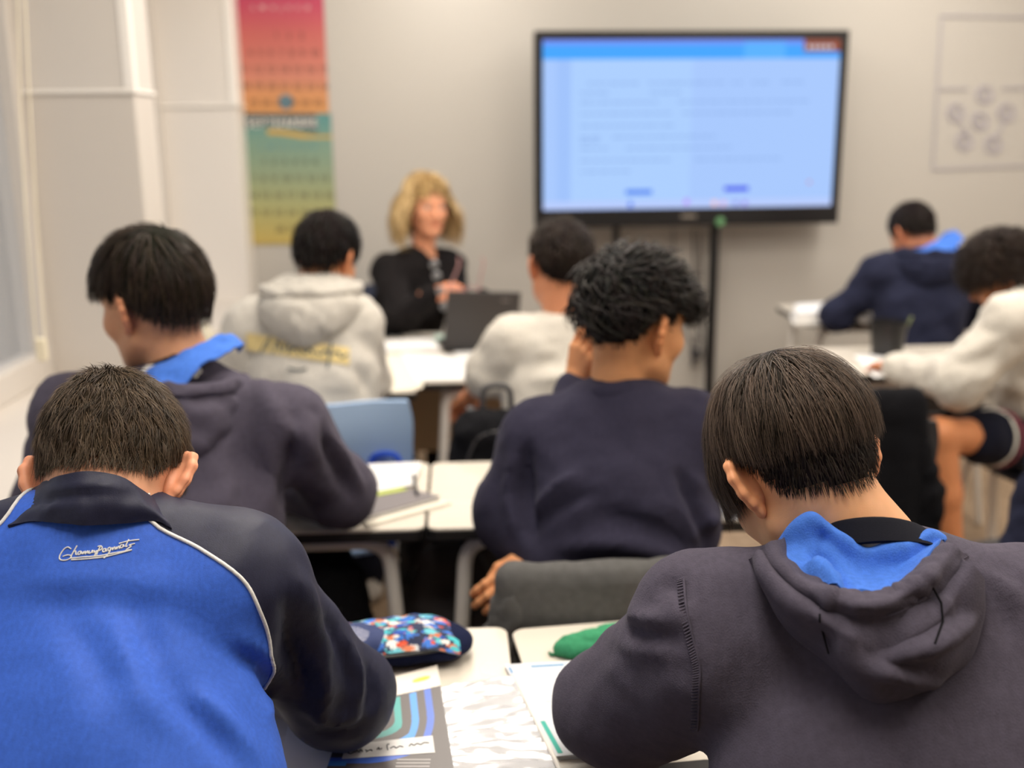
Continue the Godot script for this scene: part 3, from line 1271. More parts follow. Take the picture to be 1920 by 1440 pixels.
# ---------------------------------------------------------------- furniture
func desk(where: Vector3, turn: float, label: String, w := 0.70, d := 0.45) -> Node3D:
	var o := thing("school_desk", where, label, "desk", turn, "pupils' desks")
	var top := MB.new()
	slab(top, w, d, 0.744, 0.75, 0.022, Transform3D.IDENTITY, 0.001)
	obj("tabletop", top, M.laminate, o)
	var e := MB.new()
	slab(e, w, d, 0.722, 0.7438, 0.022, Transform3D.IDENTITY, 0.001)
	obj("edge_band", e, M.desk_edge, o)
	for z in [d / 2 - 0.05, -d / 2 + 0.05]:
		var f := MB.new()
		var x := w / 2 - 0.08
		tube(f, rounded([Vector3(-x - 0.045, 0.012, z), Vector3(-x, 0.703, z), Vector3(x, 0.703, z), Vector3(x + 0.045, 0.012, z)], 0.06, 6), 0.0165, 12)
		var lf := obj("leg_frame", f, M.white_metal, o)
		for s in [-1.0, 1.0]:
			var ft := MB.new()
			lathe(ft, [Vector2(0.0, 0.0), Vector2(0.018, 0.0), Vector2(0.02, 0.01), Vector2(0.019, 0.03), Vector2(0.0, 0.03)], Transform3D(Basis.IDENTITY, Vector3(s * (x + 0.044), 0, z)), 12)
			obj("foot_cap", ft, M.dark_grey, lf)
	for s in [-1.0, 1.0]:
		var b := MB.new()
		tube(b, [Vector3(s * (w / 2 - 0.1), 0.703, d / 2 - 0.05), Vector3(s * (w / 2 - 0.1), 0.703, -d / 2 + 0.05)], 0.012, 10)
		obj("crossbar", b, M.white_metal, o)
	return o

func chair(where: Vector3, turn: float, shell: Material, label: String, frame: Material = null, back_top := 0.8) -> Node3D:
	if frame == null: frame = M.white_metal
	var o := thing("school_chair", where, label, "chair", turn)
	var g := []
	for r in 5:
		var row := []
		for c in 5:
			var x := (c - 2) * 0.1
			var z := -0.2 + r * 0.1
			row.append(Vector3(x, 0.445 + 0.012 * pow(absf(x) / 0.2, 2) - (0.02 if r == 0 else 0.0) + (0.008 if r == 4 else 0.0), z))
		g.append(row)
	var m := MB.new()
	sheet(m, g, 4, 4, 0.01)
	obj("seat", m, shell, o)
	g = []
	for r in 5:
		var row := []
		for c in 5:
			var x := (c - 2) * (0.1 if r < 4 else 0.094)
			var y := lerpf(back_top - 0.27, back_top, r / 4.0)
			row.append(Vector3(x, y - (0.012 if (c == 0 or c == 4) and r == 4 else 0.0), 0.2 + 0.04 * r / 4.0 - 0.03 * pow(absf(x) / 0.2, 2)))
		g.append(row)
	m = MB.new()
	sheet(m, g, 4, 4, 0.012)
	obj("backrest", m, shell, o)
	for s in [-1.0, 1.0]:
		m = MB.new()
		tube(m, rounded([Vector3(s * 0.2, 0.01, -0.2), Vector3(s * 0.185, 0.425, -0.16), Vector3(s * 0.185, 0.425, 0.15), Vector3(s * 0.2, 0.01, 0.24)], 0.05, 5), 0.0125, 10)
		obj("leg_frame", m, frame, o)
		m = MB.new()
		tube(m, rounded([Vector3(s * 0.13, 0.425, 0.1), Vector3(s * 0.13, 0.43, 0.2), Vector3(s * 0.13, back_top - 0.24, 0.205)], 0.05, 5), 0.011, 10)
		obj("back_support", m, frame, o)
	return o

var papers := -1

func sheet_of_paper(px: Array, h: float, m: Material, called: String, label: String, cat: String, thick := 0.0012, group := "") -> MeshInstance3D:
	# four corners given where they are seen on a table top of height h
	papers += 1
	h += 0.0016 * (papers % 5)
	var c := []
	for p in px:
		var q := on(p[0], p[1], h)
		c.append(q)
	var ctr: Vector3 = (c[0] + c[1] + c[2] + c[3]) / 4.0
	var g := [[c[0], c[0].lerp(c[1], 0.5), c[1]], [c[0].lerp(c[3], 0.5), ctr, c[1].lerp(c[2], 0.5)], [c[3], c[3].lerp(c[2], 0.5), c[2]]]
	for r in g:
		for k in r.size(): r[k].y += thick * 0.5 + 0.0006
	var mb := MB.new()
	sheet(mb, g, 3, 3, thick)
	var o := obj(called, mb, m, self, Vector3(ctr.x, h, ctr.z))
	tag(o, label, cat, group)
	return o

func text_row(parent: Node3D, called: String, words: String, size: float, at_: Vector3, m: Material, basis_ := Basis.IDENTITY, serif := false) -> void:
	var tm := TextMesh.new()
	var f := SystemFont.new()
	f.font_names = PackedStringArray(["Droid Serif" if serif else "Droid Sans"])
	tm.font = f
	tm.text = words
	tm.font_size = 24
	tm.pixel_size = size / 24.0
	tm.depth = 0.0006
	var o := MeshInstance3D.new()
	o.name = called
	o.mesh = tm
	o.material_override = m
	o.transform = Transform3D(basis_, at_)
	parent.add_child(o, true)
	o.set_meta("kind", "stuff")

func bag(called: String, where: Vector3, size: Vector3, m: Material, label: String, cat: String, rot := Vector3.ZERO, strap: Material = null) -> Node3D:
	var o := thing(called, where, label, cat)
	var b := Basis.from_euler(rot)
	var ps := []
	var h := size / 2.0
	for sx in [-0.5, 0.5]:
		ps.append(cap(b * Vector3(sx * h.x, h.z, 0), b * Vector3(sx * h.x * 0.8, size.y - h.z * 1.1, 0), h.z, h.z * 0.85, 0.06))
	ps.append(cap(b * Vector3(-h.x * 0.4, size.y * 0.3, h.z * 0.7), b * Vector3(h.x * 0.4, size.y * 0.3, h.z * 0.7), h.z * 0.6, h.z * 0.6, 0.03))
	var mb := solid(ps, 0.012)
	folds(mb, [], 0.008, 14.0)
	obj("shell", mb, m, o)
	var hd := MB.new()
	tube(hd, smooth_line([b * Vector3(-0.04, size.y - 0.03, -h.z * 0.5), b * Vector3(-0.03, size.y + 0.03, -h.z * 0.5), b * Vector3(0.03, size.y + 0.03, -h.z * 0.5), b * Vector3(0.04, size.y - 0.03, -h.z * 0.5)], 5), 0.008, 8)
	obj("handle", hd, strap if strap else m, o)
	for s in [-1.0, 1.0]:
		var st := MB.new()
		tube(st, smooth_line([b * Vector3(s * 0.07, size.y - 0.03, -h.z * 0.7), b * Vector3(s * 0.09, size.y * 0.6, -h.z - 0.03), b * Vector3(s * 0.09, size.y * 0.25, -h.z * 0.9)], 5), 0.012, 8)
		obj("strap", st, strap if strap else m, o)
	var z := MB.new()
	tube(z, smooth_line([b * Vector3(-h.x * 0.75, size.y * 0.55, h.z * 0.8), b * Vector3(-h.x * 0.4, size.y * 0.82, h.z * 0.75), b * Vector3(h.x * 0.4, size.y * 0.82, h.z * 0.75), b * Vector3(h.x * 0.75, size.y * 0.55, h.z * 0.8)], 6), 0.004, 6)
	obj("zip", z, M.dark_grey, o)
	return o

func draped_coat(called: String, where: Vector3, turn: float, w: float, top: float, bottom: float, m: Material, label: String, thick := 0.035) -> Node3D:
	# a coat hung over a chair back
	var o := thing(called, where, label, "jacket", turn)
	var ps := [
		flatcap(Vector3(-w / 2 + 0.04, top - 0.035, 0), Vector3(w / 2 - 0.04, top - 0.03, 0), 0.032, 0.034, Vector3.BACK, 1.0, 0.03),
		flatcap(Vector3(-w * 0.25, top - 0.02 - w * 0.25, 0.015), Vector3(-w * 0.27, bottom, 0.05), w * 0.24, w * 0.27, Vector3.BACK, w * 0.25 / thick, 0.03),
		flatcap(Vector3(w * 0.25, top - 0.02 - w * 0.25, 0.015), Vector3(w * 0.27, bottom, 0.05), w * 0.24, w * 0.27, Vector3.BACK, w * 0.25 / thick, 0.03),
		flatcap(Vector3(0, top - 0.02 - w * 0.2, 0.015), Vector3(0, bottom, 0.05), w * 0.2, w * 0.25, Vector3.BACK, w * 0.25 / thick, 0.03),
		flatcap(Vector3(-w / 2 + 0.06, top - 0.1, 0.01), Vector3(w / 2 - 0.06, top - 0.1, 0.01), 0.06, 0.06, Vector3.BACK, 2.2, 0.03)]
	var mb := solid(ps, 0.011)
	var fl := []
	for k in 6:
		var x := lerpf(-w * 0.42, w * 0.42, k / 5.0)
		fl.append([Vector3(x, top - 0.1, 0.06), Vector3(x * 1.15 + 0.02 * sin(k * 2.0), bottom, 0.09), 0.018, 0.005 * (1 if k % 2 == 0 else -1)])
	folds(mb, fl, 0.0035, 10.0)
	obj("back_panel", mb, m, o)
	for s in [-1.0, 1.0]:
		var sp := [cap(Vector3(s * (w / 2 - 0.045), top - 0.075, 0.0), Vector3(s * (w / 2 + 0.02), lerpf(top, bottom, 0.55), 0.015), 0.04, 0.042, 0.02), cap(Vector3(s * (w / 2 + 0.02), lerpf(top, bottom, 0.55), 0.015), Vector3(s * (w / 2 + 0.01), bottom + 0.02, 0.03), 0.042, 0.036, 0.02)]
		var sm := solid(sp, 0.012)
		folds(sm, [], 0.008, 18.0)
		obj("sleeve", sm, m, o)
	var cl := MB.new()
	tube(cl, smooth_line([Vector3(-0.1, top - 0.05, -0.05), Vector3(-0.05, top - 0.035, -0.05), Vector3(0.05, top - 0.035, -0.05), Vector3(0.1, top - 0.05, -0.05)], 5), 0.016, 8)
	obj("collar", cl, m, o)
	return o

func wall_box(called: String, lo: Vector3, hi: Vector3, m: Material, parent: Node = self) -> MeshInstance3D:
	var o := obj(called, boxm(hi - lo, (lo + hi) / 2, 0.004), m, parent)
	if parent == self: tag(o, "", "", "", "structure")
	return o

func on_wall(px: float, py: float, z: float) -> Vector3:
	var d := cam.transform.basis * Vector3((px - 960.0) / FOCAL, -(py - 720.0) / FOCAL, -1.0)
	return cam.position + d * ((z - cam.position.z) / d.z)

# ---------------------------------------------------------------- the scene
func _ready() -> void:
	cam = Camera3D.new()
	cam.name = "camera"
	cam.position = Vector3(0, 1.55, 0)
	cam.rotation_degrees = Vector3(-13.5, -3.0, -0.6)
	var ca := CameraAttributesPhysical.new()
	ca.frustum_focal_length = 12.0 / (720.0 / FOCAL)
	ca.frustum_focus_distance = 1.16
	ca.exposure_aperture = 2.2
	cam.attributes = ca
	cam.near = 0.05
	add_child(cam)
	cam.current = true
	var we := WorldEnvironment.new()
	we.name = "environment"
	var env := Environment.new()
	env.background_mode = Environment.BG_SKY
	var sky := Sky.new()
	var sm := ProceduralSkyMaterial.new()
	sm.sky_top_color = Color(0.62, 0.72, 0.86)
	sm.sky_horizon_color = Color(0.86, 0.88, 0.9)
	sm.ground_bottom_color = Color(0.45, 0.43, 0.4)
	sm.ground_horizon_color = Color(0.7, 0.69, 0.66)
	sky.sky_material = sm
	env.sky = sky
	env.background_energy_multiplier = 0.8
	env.tonemap_mode = Environment.TONE_MAPPER_LINEAR
	env.tonemap_exposure = 1.0
	env.sdfgi_enabled = true
	env.ssao_enabled = true
	env.ssil_enabled = true
	we.environment = env
	add_child(we)
	for k in 6:
		var l := AreaLight3D.new()
		l.name = "ceiling_panel_light"
		l.area_size = Vector2(0.58, 1.18)
		l.position = Vector3([0.0, 2.1][k % 2], 2.828, [-0.9, -2.5, -4.1][k / 2])
		l.rotation_degrees = Vector3(-90, 0, 0)
		l.light_energy = 2.6
		l.light_color = Color(1.0, 0.965, 0.915)
		l.shadow_enabled = true
		add_child(l, true)
	rng.seed = 11
	lump.seed = 5
	lump.frequency = 1.0
	lump.noise_type = FastNoiseLite.TYPE_SIMPLEX_SMOOTH
	lump.fractal_type = FastNoiseLite.FRACTAL_NONE
	make_materials()
	make_shared()
	build_room()
	build_display()
	build_calendars()
	build_desks()
	collecting = true
	build_people()
	collecting = false
	run_jobs()
	build_people()
	build_items()

func build_room() -> void:
	var wall := mat(212, 206, 199, 0.55)
	wall.normal_enabled = true
	wall.normal_texture = noise_tex(0.03, 256, true, 1.0, 4)
	wall.normal_scale = 0.15
	wall.uv1_triplanar = true
	wall.uv1_scale = Vector3.ONE * 1.5
	var board := mat(188, 184, 178, 0.28)
	var white := mat(206, 199, 191, 0.5)
	var pale := mat(228, 222, 215, 0.5)
	var bright := mat(244, 240, 234, 0.5)
	var fl := mat(176, 152, 126, 0.55)
	var ramp := Gradient.new()
	ramp.set_color(0, Color(0.82, 0.8, 0.78))
	ramp.set_color(1, Color(1, 1, 1))
	var ft := noise_tex(0.02, 512, false, 1.0, 5)
	ft.color_ramp = ramp
	fl.albedo_texture = ft
	fl.uv1_triplanar = true
	fl.uv1_scale = Vector3.ONE * 1.2
	wall_box("floor", Vector3(-1.6, -0.1, -5.4), Vector3(3.6, 0, 4.3), fl)
	var ceil_ := mat(240, 238, 232, 0.9)
	wall_box("ceiling", Vector3(-1.6, 2.85, -5.4), Vector3(3.6, 2.95, 4.3), ceil_)
	wall_box("wall_back", Vector3(-1.6, 0, -5.4), Vector3(3.6, 2.85, -5.2), board)
	wall_box("wall_right", Vector3(3.4, 0, -5.2), Vector3(3.6, 2.85, 4.3), wall)
	wall_box("wall_rear", Vector3(-1.6, 0, 4.1), Vector3(3.4, 2.85, 4.3), wall)
	# left wall: a parapet, piers between two windows, a lintel
	var lw := Node3D.new()
	lw.name = "wall_left"
	add_child(lw)
	tag(lw, "", "", "", "structure")
	wall_box("parapet", Vector3(-1.6, 0, -5.2), Vector3(-1.0, 0.76, 4.1), wall, lw)
	wall_box("lintel", Vector3(-1.6, 2.3, -5.2), Vector3(-1.3, 2.85, 4.1), wall, lw)
	var line_y := 1.69
	for z in [[-5.2, -5.02], [-3.66, -3.44], [0.9, 4.1]]:
		wall_box("pier", Vector3(-1.6, 0.76, z[0]), Vector3(-1.0, line_y, z[1]), white if z[0] > -5.0 else pale, lw)
		wall_box("pier", Vector3(-1.6, line_y + 0.014, z[0]), Vector3(-1.0, 2.85, z[1]), wall if z[0] > -5.0 else pale, lw)
		wall_box("ledge", Vector3(-1.6, line_y, z[0]), Vector3(-0.992, line_y + 0.014, z[1] + 0.01), bright, lw)
		wall_box("corner_strip", Vector3(-1.03, line_y + 0.014, z[1] - 0.03), Vector3(-0.994, 2.85, z[1] + 0.006), bright, lw)
	var sill := wall_box("trim_1", Vector3(-1.5, 0.76, -5.02), Vector3(-0.98, 0.79, 4.1), white)
	tag(sill, "", "", "", "structure")
	var glass := mat(235, 240, 245, 0.05)
	glass.transparency = BaseMaterial3D.TRANSPARENCY_ALPHA
	glass.albedo_color.a = 0.1
	var k := 1
	for z in [[-3.44, 0.9], [-5.02, -3.66]]:
		var wn := Node3D.new()
		wn.name = "window_%d" % k
		k += 1
		add_child(wn)
		tag(wn, "", "", "", "structure")
		var n := 4 if k == 2 else 1
		var z0: float = z[0]
		var dz: float = (z[1] - z[0]) / n
		for j in n:
			var a := z0 + dz * j
			for q in [[a, a + 0.07], [a + dz - 0.07, a + dz]]:
				wall_box("frame", Vector3(-1.42, 0.79, q[0]), Vector3(-1.34, 2.3, q[1]), white, wn)
			wall_box("frame", Vector3(-1.42, 0.79, a + 0.07), Vector3(-1.34, 0.88, a + dz - 0.07), white, wn)
			wall_box("frame", Vector3(-1.42, 2.22, a + 0.07), Vector3(-1.34, 2.3, a + dz - 0.07), white, wn)
			wall_box("pane", Vector3(-1.385, 0.88, a + 0.07), Vector3(-1.379, 2.22, a + dz - 0.07), glass, wn)
	wall_box("baseboard_back", Vector3(-1.0, 0, -5.2), Vector3(3.4, 0.08, -5.185), M.white_plastic)
	# lamps in the ceiling
	for q in 6:
		var o := thing("ceiling_light", Vector3([0.0, 2.1][q % 2], 2.85, [-0.9, -2.5, -4.1][q / 2]), "white rectangular ceiling light panel", "light", 0.0, "ceiling light panels")
		obj("frame", boxm(Vector3(0.66, 0.012, 1.26), Vector3(0, -0.006, 0)), M.white_metal, o)
		var glow := mat(255, 250, 240, 0.5)
		glow.emission_enabled = true
		glow.emission = Color(1.0, 0.965, 0.915)
		glow.emission_energy_multiplier = 3.0
		obj("diffuser", boxm(Vector3(0.58, 0.004, 1.18), Vector3(0, -0.014, 0)), glow, o)
	# the roller blind's cord with its weight, on the first window
	var c0 := at(35, -10, 2.6)
	var o := thing("blind_cord", Vector3(c0.x, 0.9, c0.z), "thin cream blind cord hanging in a loop with a weight", "cord")
	var cm := mat(236, 226, 200, 0.5)
	var wt := at(78, 655, 2.75)
	for s in [-1.0, 1.0]:
		var mb := MB.new()
		tube(mb, smooth_line([at(38 + 6 * s, -60, 2.7) - o.position, at(52 + 10 * s, 300, 2.72) - o.position, wt + Vector3(0.012 * s, 0.03, 0) - o.position], 8), 0.002, 6)
		obj("cord", mb, cm, o)
	obj("weight", boxm(Vector3(0.03, 0.062, 0.016), wt - o.position, 0.005), cm, o)
	# felt-pen drawing on the board
	var d := thing("marker_drawing", on_wall(1835, 180, -5.19), "faint blue felt-pen diagram of circles inside a box on the wall", "drawing")
	var pen := mat(180, 176, 190, 0.6)
	var pen2 := mat(172, 166, 190, 0.6)
	var wp := func(px: float, py: float) -> Vector3: return on_wall(px, py, -5.194) - d.position
	for ln in [[[1765, 30], [1757, 170], [1749, 318]], [[1765, 30], [2010, 34]], [[1749, 318], [2000, 308]], [[1760, 168], [1815, 166]], [[1880, 166], [2000, 164]], [[1800, 232], [1818, 258]], [[1885, 225], [1866, 262]]]:
		var mb := MB.new()
		var pts := []
		for p in ln: pts.append(wp.call(p[0], p[1]))
		tube(mb, pts, 0.0035, 4)
		obj("stroke", mb, pen, d)
	for p in [[1792, 212], [1846, 178], [1837, 228], [1887, 212], [1808, 266], [1862, 272]]:
		var mb := MB.new()
		var pts := []
		for j in 15:
			pts.append(wp.call(p[0] + cos(TAU * j / 14.0) * 15, p[1] + sin(TAU * j / 14.0) * 15))
		tube(mb, pts, 0.0035, 4)
		tube(mb, [wp.call(p[0] - 4, p[1] - 6), wp.call(p[0] + 2, p[1] + 7)], 0.005, 4)
		obj("circle", mb, pen2, d)

func build_display() -> void:
	var a := at(1002, 57, 4.72)
	var b := at(1593, 57, 4.84)
	var w := Vector2(b.x - a.x, b.z - a.z).length()
	var yaw := atan2(-(b.z - a.z), b.x - a.x)
	var top := (a.y + b.y) / 2
	var bot := at(1285, 431, 4.78).y
	var h := top - bot
	var c := Vector3((a.x + b.x) / 2, 0, (a.z + b.z) / 2)
	var o := thing("interactive_display", c, "large black-framed interactive display on a wheeled stand showing a pale blue page", "display", yaw)
	var ym := bot + h / 2
	obj("housing", boxm(Vector3(w, h, 0.06), Vector3(0, ym, -0.035), 0.008), M.black_plastic, o)
	var sw := w - 0.075
	var sh := h - 0.125
	var sy := top - 0.04 - sh / 2
	var im := Image.create(640, 360, false, Image.FORMAT_RGB8)
	var page := Color8(168, 200, 252)
	im.fill(page)
	im.fill_rect(Rect2i(30, 30, 30, 330), Color8(160, 194, 250))
	im.fill_rect(Rect2i(60, 30, 260, 330), Color8(172, 206, 253))
	im.fill_rect(Rect2i(0, 0, 640, 12), Color8(120, 150, 250))
	im.fill_rect(Rect2i(0, 10, 640, 30), Color8(72, 166, 255))
	im.fill_rect(Rect2i(430, 6, 90, 34), Color8(92, 178, 255))
	im.fill_rect(Rect2i(560, 0, 80, 26), Color8(150, 84, 66))
	for k in 5: im.fill_rect(Rect2i(568 + k * 12, 12, 8, 8), Color8(214, 214, 220))
	var rr := RandomNumberGenerator.new()
	rr.seed = 3
	var rows := [[88, [95, 30], [130, 70], [225, 40], [285, 50], [350, 30], [405, 26], [450, 40], [515, 36]], [108, [80, 60], [230, 60]], [128, [80, 170], [290, 270]], [152, [80, 180], [300, 240]], [178, [80, 180]], [202, [80, 40], [150, 215]], [210, [80, 40]], [226, [80, 60], [180, 220]], [252, [80, 190], [330, 190]], [276, [80, 90]]]
	for r in rows:
		for q in range(1, r.size()):
			var x: int = r[q][0]
			while x < r[q][0] + r[q][1]:
				var ww := rr.randi_range(8, 26)
				im.fill_rect(Rect2i(x, r[0], ww, 4), Color8(146, 178, 232))
				x += ww + 4
	im.fill_rect(Rect2i(180, 318, 58, 11), Color8(84, 134, 240))
	im.fill_rect(Rect2i(398, 314, 54, 10), Color8(50, 66, 236))
	im.fill_rect(Rect2i(0, 342, 640, 18), Color8(184, 204, 252))
	for q in [[186, 344, Color8(90, 130, 240)], [310, 340, Color8(190, 140, 250)], [372, 344, Color8(250, 200, 200)], [392, 345, Color8(230, 190, 230)], [420, 345, Color8(150, 160, 240)], [440, 345, Color8(160, 150, 240)]]:
		im.fill_rect(Rect2i(q[0], q[1], 10, 12), q[2])
	im.fill_rect(Rect2i(585, 304, 6, 6), Color8(214, 110, 130))
	var tex := ImageTexture.create_from_image(im)
	var sm := mat(10, 10, 12, 0.12)
	sm.emission_enabled = true
	sm.emission = Color.BLACK
	sm.emission_texture = tex
	sm.emission_energy_multiplier = 1.02
	sm.metallic_specular = 0.2
	var mb := MB.new()
	_face(mb, [Vector3(-sw / 2, sy + sh / 2, 0), Vector3(sw / 2, sy + sh / 2, 0), Vector3(sw / 2, sy - sh / 2, 0), Vector3(-sw / 2, sy - sh / 2, 0)], Vector3.BACK, [Vector2(0, 0), Vector2(1, 0), Vector2(1, 1), Vector2(0, 1)])
	for k in mb.v.size(): mb.v[k].z = -0.0035
	obj("screen", mb, sm, o)
	# the raised black rim
	for r in [[Vector3(0, top - 0.02, -0.002), Vector3(w, 0.04, 0.012)], [Vector3(0, bot + 0.0425, -0.002), Vector3(w, 0.085, 0.012)], [Vector3(-w / 2 + 0.019, ym, -0.002), Vector3(0.038, h, 0.0115)], [Vector3(w / 2 - 0.019, ym, -0.002), Vector3(0.038, h, 0.0115)]]:
		obj("bezel", boxm(r[1], r[0], 0.003), M.black_plastic, o)
	obj("maker_plate", boxm(Vector3(0.075, 0.016, 0.004), Vector3(0.0, bot + 0.045, 0.006), 0.002), mat(120, 112, 104, 0.4), o)
	var gm := mat(90, 140, 96, 0.5)
	var st := MB.new()
	lathe(st, [Vector2(0, 0), Vector2(0.022, 0), Vector2(0.022, 0.003), Vector2(0, 0.003)], Transform3D(Basis(Vector3.RIGHT, PI / 2), Vector3(0.155, bot + 0.018, 0.005)), 18)
	obj("round_sticker", st, gm, o)
	# stand: two posts, a foot with castors
	for s in [[-0.335, 0.022], [0.155, 0.03]]:
		obj("post", boxm(Vector3(s[1] * 1.35, top - 0.3, 0.05), Vector3(s[0], (top - 0.3) / 2 + 0.1, -0.09), 0.004), M.black_metal, o)
	obj("foot_bar", boxm(Vector3(0.9, 0.05, 0.06), Vector3(-0.09, 0.12, -0.09), 0.006), M.black_metal, o)
	for s in [-0.335, 0.155]:
		obj("foot", boxm(Vector3(0.05, 0.05, 0.26), Vector3(s, 0.1, 0.02), 0.006), M.black_metal, o)
		for z in [-0.09, 0.13]:
			var cb := MB.new()
			lathe(cb, [Vector2(0, -0.012), Vector2(0.036, -0.012), Vector2(0.038, 0), Vector2(0.036, 0.012), Vector2(0, 0.012)], Transform3D(Basis(Vector3.FORWARD, PI / 2), Vector3(s, 0.038, z)), 16)
			obj("castor", cb, M.dark_grey, o)
	var l := AreaLight3D.new()
	l.name = "display_screen_light"
	l.area_size = Vector2(sw, sh)
	l.transform = Transform3D(Basis(Vector3.UP, yaw), c) * Transform3D(Basis(Vector3.UP, PI), Vector3(0, sy, 0.02))
	l.light_energy = 0.25
	l.light_color = Color(0.66, 0.8, 1.0)
	l.shadow_enabled = true
	add_child(l)
	# cables hanging below the panel
	var cb := thing("cables", Vector3(c.x, bot, -5.17), "thin dark cables hanging on the wall below the display", "cable")
	for q in [[[1262, 430], [1266, 520], [1275, 600], [1300, 650], [1296, 690]], [[1300, 430], [1303, 540], [1310, 640], [1298, 668], [1306, 690]], [[1312, 435], [1316, 600], [1322, 700]], [[1300, 630], [1318, 640], [1312, 672], [1296, 665], [1302, 640]]]:
		var mb2 := MB.new()
		var pts := []
		for p in q: pts.append(on_wall(p[0], p[1], -5.165) - cb.position)
		tube(mb2, smooth_line(pts, 6), 0.004, 6)
		obj("cable", mb2, mat(70, 68, 74, 0.5), cb)
	obj("plug", boxm(Vector3(0.035, 0.06, 0.03), on_wall(1305, 665, -5.165) - cb.position, 0.006), M.dark_grey, cb)

func grad(stops: Array, f: float) -> Color:
	for k in stops.size() - 1:
		if f <= stops[k + 1][0]:
			return stops[k][1].lerp(stops[k + 1][1], (f - stops[k][0]) / (stops[k + 1][0] - stops[k][0]))
	return stops[stops.size() - 1][1]

func build_calendars() -> void:
	var zw := -5.197
	var defs := [
		{"tl": [432, -130], "tr": [600, -134], "bl": [452, 212], "label": "pink to orange monthly wall calendar sheet hanging above the green one", "stops": [[0.0, Color8(176, 56, 92)], [0.38, Color8(184, 68, 96)], [0.55, Color8(190, 98, 94)], [0.8, Color8(198, 128, 108)], [0.88, Color8(202, 140, 96)], [1.0, Color8(204, 146, 90)]], "head": "FEBRER", "rows": ["", "      1    2    3", "4   5   6   7   8   9   10", "11  12  13  14  15  16  17", "18  19  20  21  22  23  24", "25  26  27  28  29  30"], "y0": 0.47, "dy": 0.094},
		{"tl": [447, 212], "tr": [620, 208], "bl": [474, 458], "label": "teal to yellow monthly wall calendar sheet hanging below the pink one", "stops": [[0.0, Color8(84, 140, 142)], [0.2, Color8(118, 150, 136)], [0.45, Color8(140, 156, 128)], [0.7, Color8(166, 166, 116)], [1.0, Color8(190, 166, 92)]], "head": "SETEMBRE", "rows": ["1   2   3   4   5   6", "7   8   9   10  11  12  13", "14  15  16  17  18  19  20", "21  22  23  24  25  26  27", "28  29  30"], "y0": 0.36, "dy": 0.13}]
	for d in defs:
		var tl := on_wall(d.tl[0], d.tl[1], zw)
		var tr := on_wall(d.tr[0], d.tr[1], zw)
		var bl := on_wall(d.bl[0], d.bl[1], zw)
		var w := tl.distance_to(tr)
		var h := tl.distance_to(bl)
		var o := thing("wall_calendar", tl, d.label, "calendar", 0.0, "calendar sheets on the wall")
		o.rotation.z = -0.012
		var im := Image.create(64, 256, false, Image.FORMAT_RGB8)
		for y in 256:
			im.fill_rect(Rect2i(0, y, 64, 1), grad(d.stops, y / 255.0))
		if d.head == "SETEMBRE":
			for y in 48:
				for x in 64:
					var yy := y + 6.0 * sin(x * 0.08)
					if yy < 30 and x < 54: im.set_pixel(x, y, Color8(62, 84, 86))
					elif yy >= 36 and yy < 46 and x > 18: im.set_pixel(x, y, Color8(196, 156, 70))
		var m := mat(255, 255, 255, 0.7)
		m.albedo_texture = ImageTexture.create_from_image(im)
		var mb := MB.new()
		var x1 := Vector3(w, 0, 0)
		var y1 := Vector3(0.02 * w, -h, 0)
		_face(mb, [Vector3(0, 0, 0.003), x1 + Vector3(0, 0, 0.003), x1 + y1 + Vector3(0, 0, 0.003), y1 + Vector3(0, 0, 0.003)], Vector3.BACK, [Vector2(0, 0), Vector2(1, 0), Vector2(1, 1), Vector2(0, 1)])
		_face(mb, [Vector3.ZERO, x1, x1 + y1, y1], Vector3.FORWARD, [Vector2(0, 0), Vector2(1, 0), Vector2(1, 1), Vector2(0, 1)])
		for q in [[Vector3.ZERO, x1, Vector3.UP], [x1, x1 + y1, Vector3.RIGHT], [x1 + y1, y1, Vector3.DOWN], [y1, Vector3.ZERO, Vector3.LEFT]]:
			_face(mb, [q[0], q[1], q[1] + Vector3(0, 0, 0.003), q[0] + Vector3(0, 0, 0.003)], q[2], [Vector2(0.5, 0.5), Vector2(0.5, 0.5), Vector2(0.5, 0.5), Vector2(0.5, 0.5)])
		obj("page", mb, m, o)
		var white := mat(240, 232, 226, 0.8)
		var dark := mat(58, 50, 46, 0.8)
		if d.head == "SETEMBRE": text_row(o, "month_name", "SEPTIEMBRE", 0.062, Vector3(w * 0.47, -h * (0.07 if d.head == "SETEMBRE" else 0.1), 0.0042), white)
		text_row(o, "weekday_row", "L    M    X    J    V    S    D", 0.027, Vector3(w * 0.52, -h * (0.25 if d.head == "SETEMBRE" else 0.41), 0.0042), white if d.head == "FEBRER" else mat(70, 140, 170, 0.8))
		for k in d.rows.size():
			if d.rows[k]:
				text_row(o, "date_row", d.rows[k], 0.038, Vector3(w * 0.53, -h * (d.y0 + d.dy * k), 0.0042), dark)
		if d.head == "FEBRER":
			var bd := MB.new()
			lathe(bd, [Vector2(0, 0), Vector2(0.035, 0), Vector2(0.035, 0.001), Vector2(0, 0.001)], Transform3D(Basis(Vector3.RIGHT, PI / 2), Vector3(w * 0.53, -h * 0.935, 0.0035)), 20)
			obj("emblem", bd, mat(96, 124, 136, 0.7), o)

func on_desk_quad(corner: Vector3) -> Vector3:
	return Vector3(corner.x, 0, corner.z)

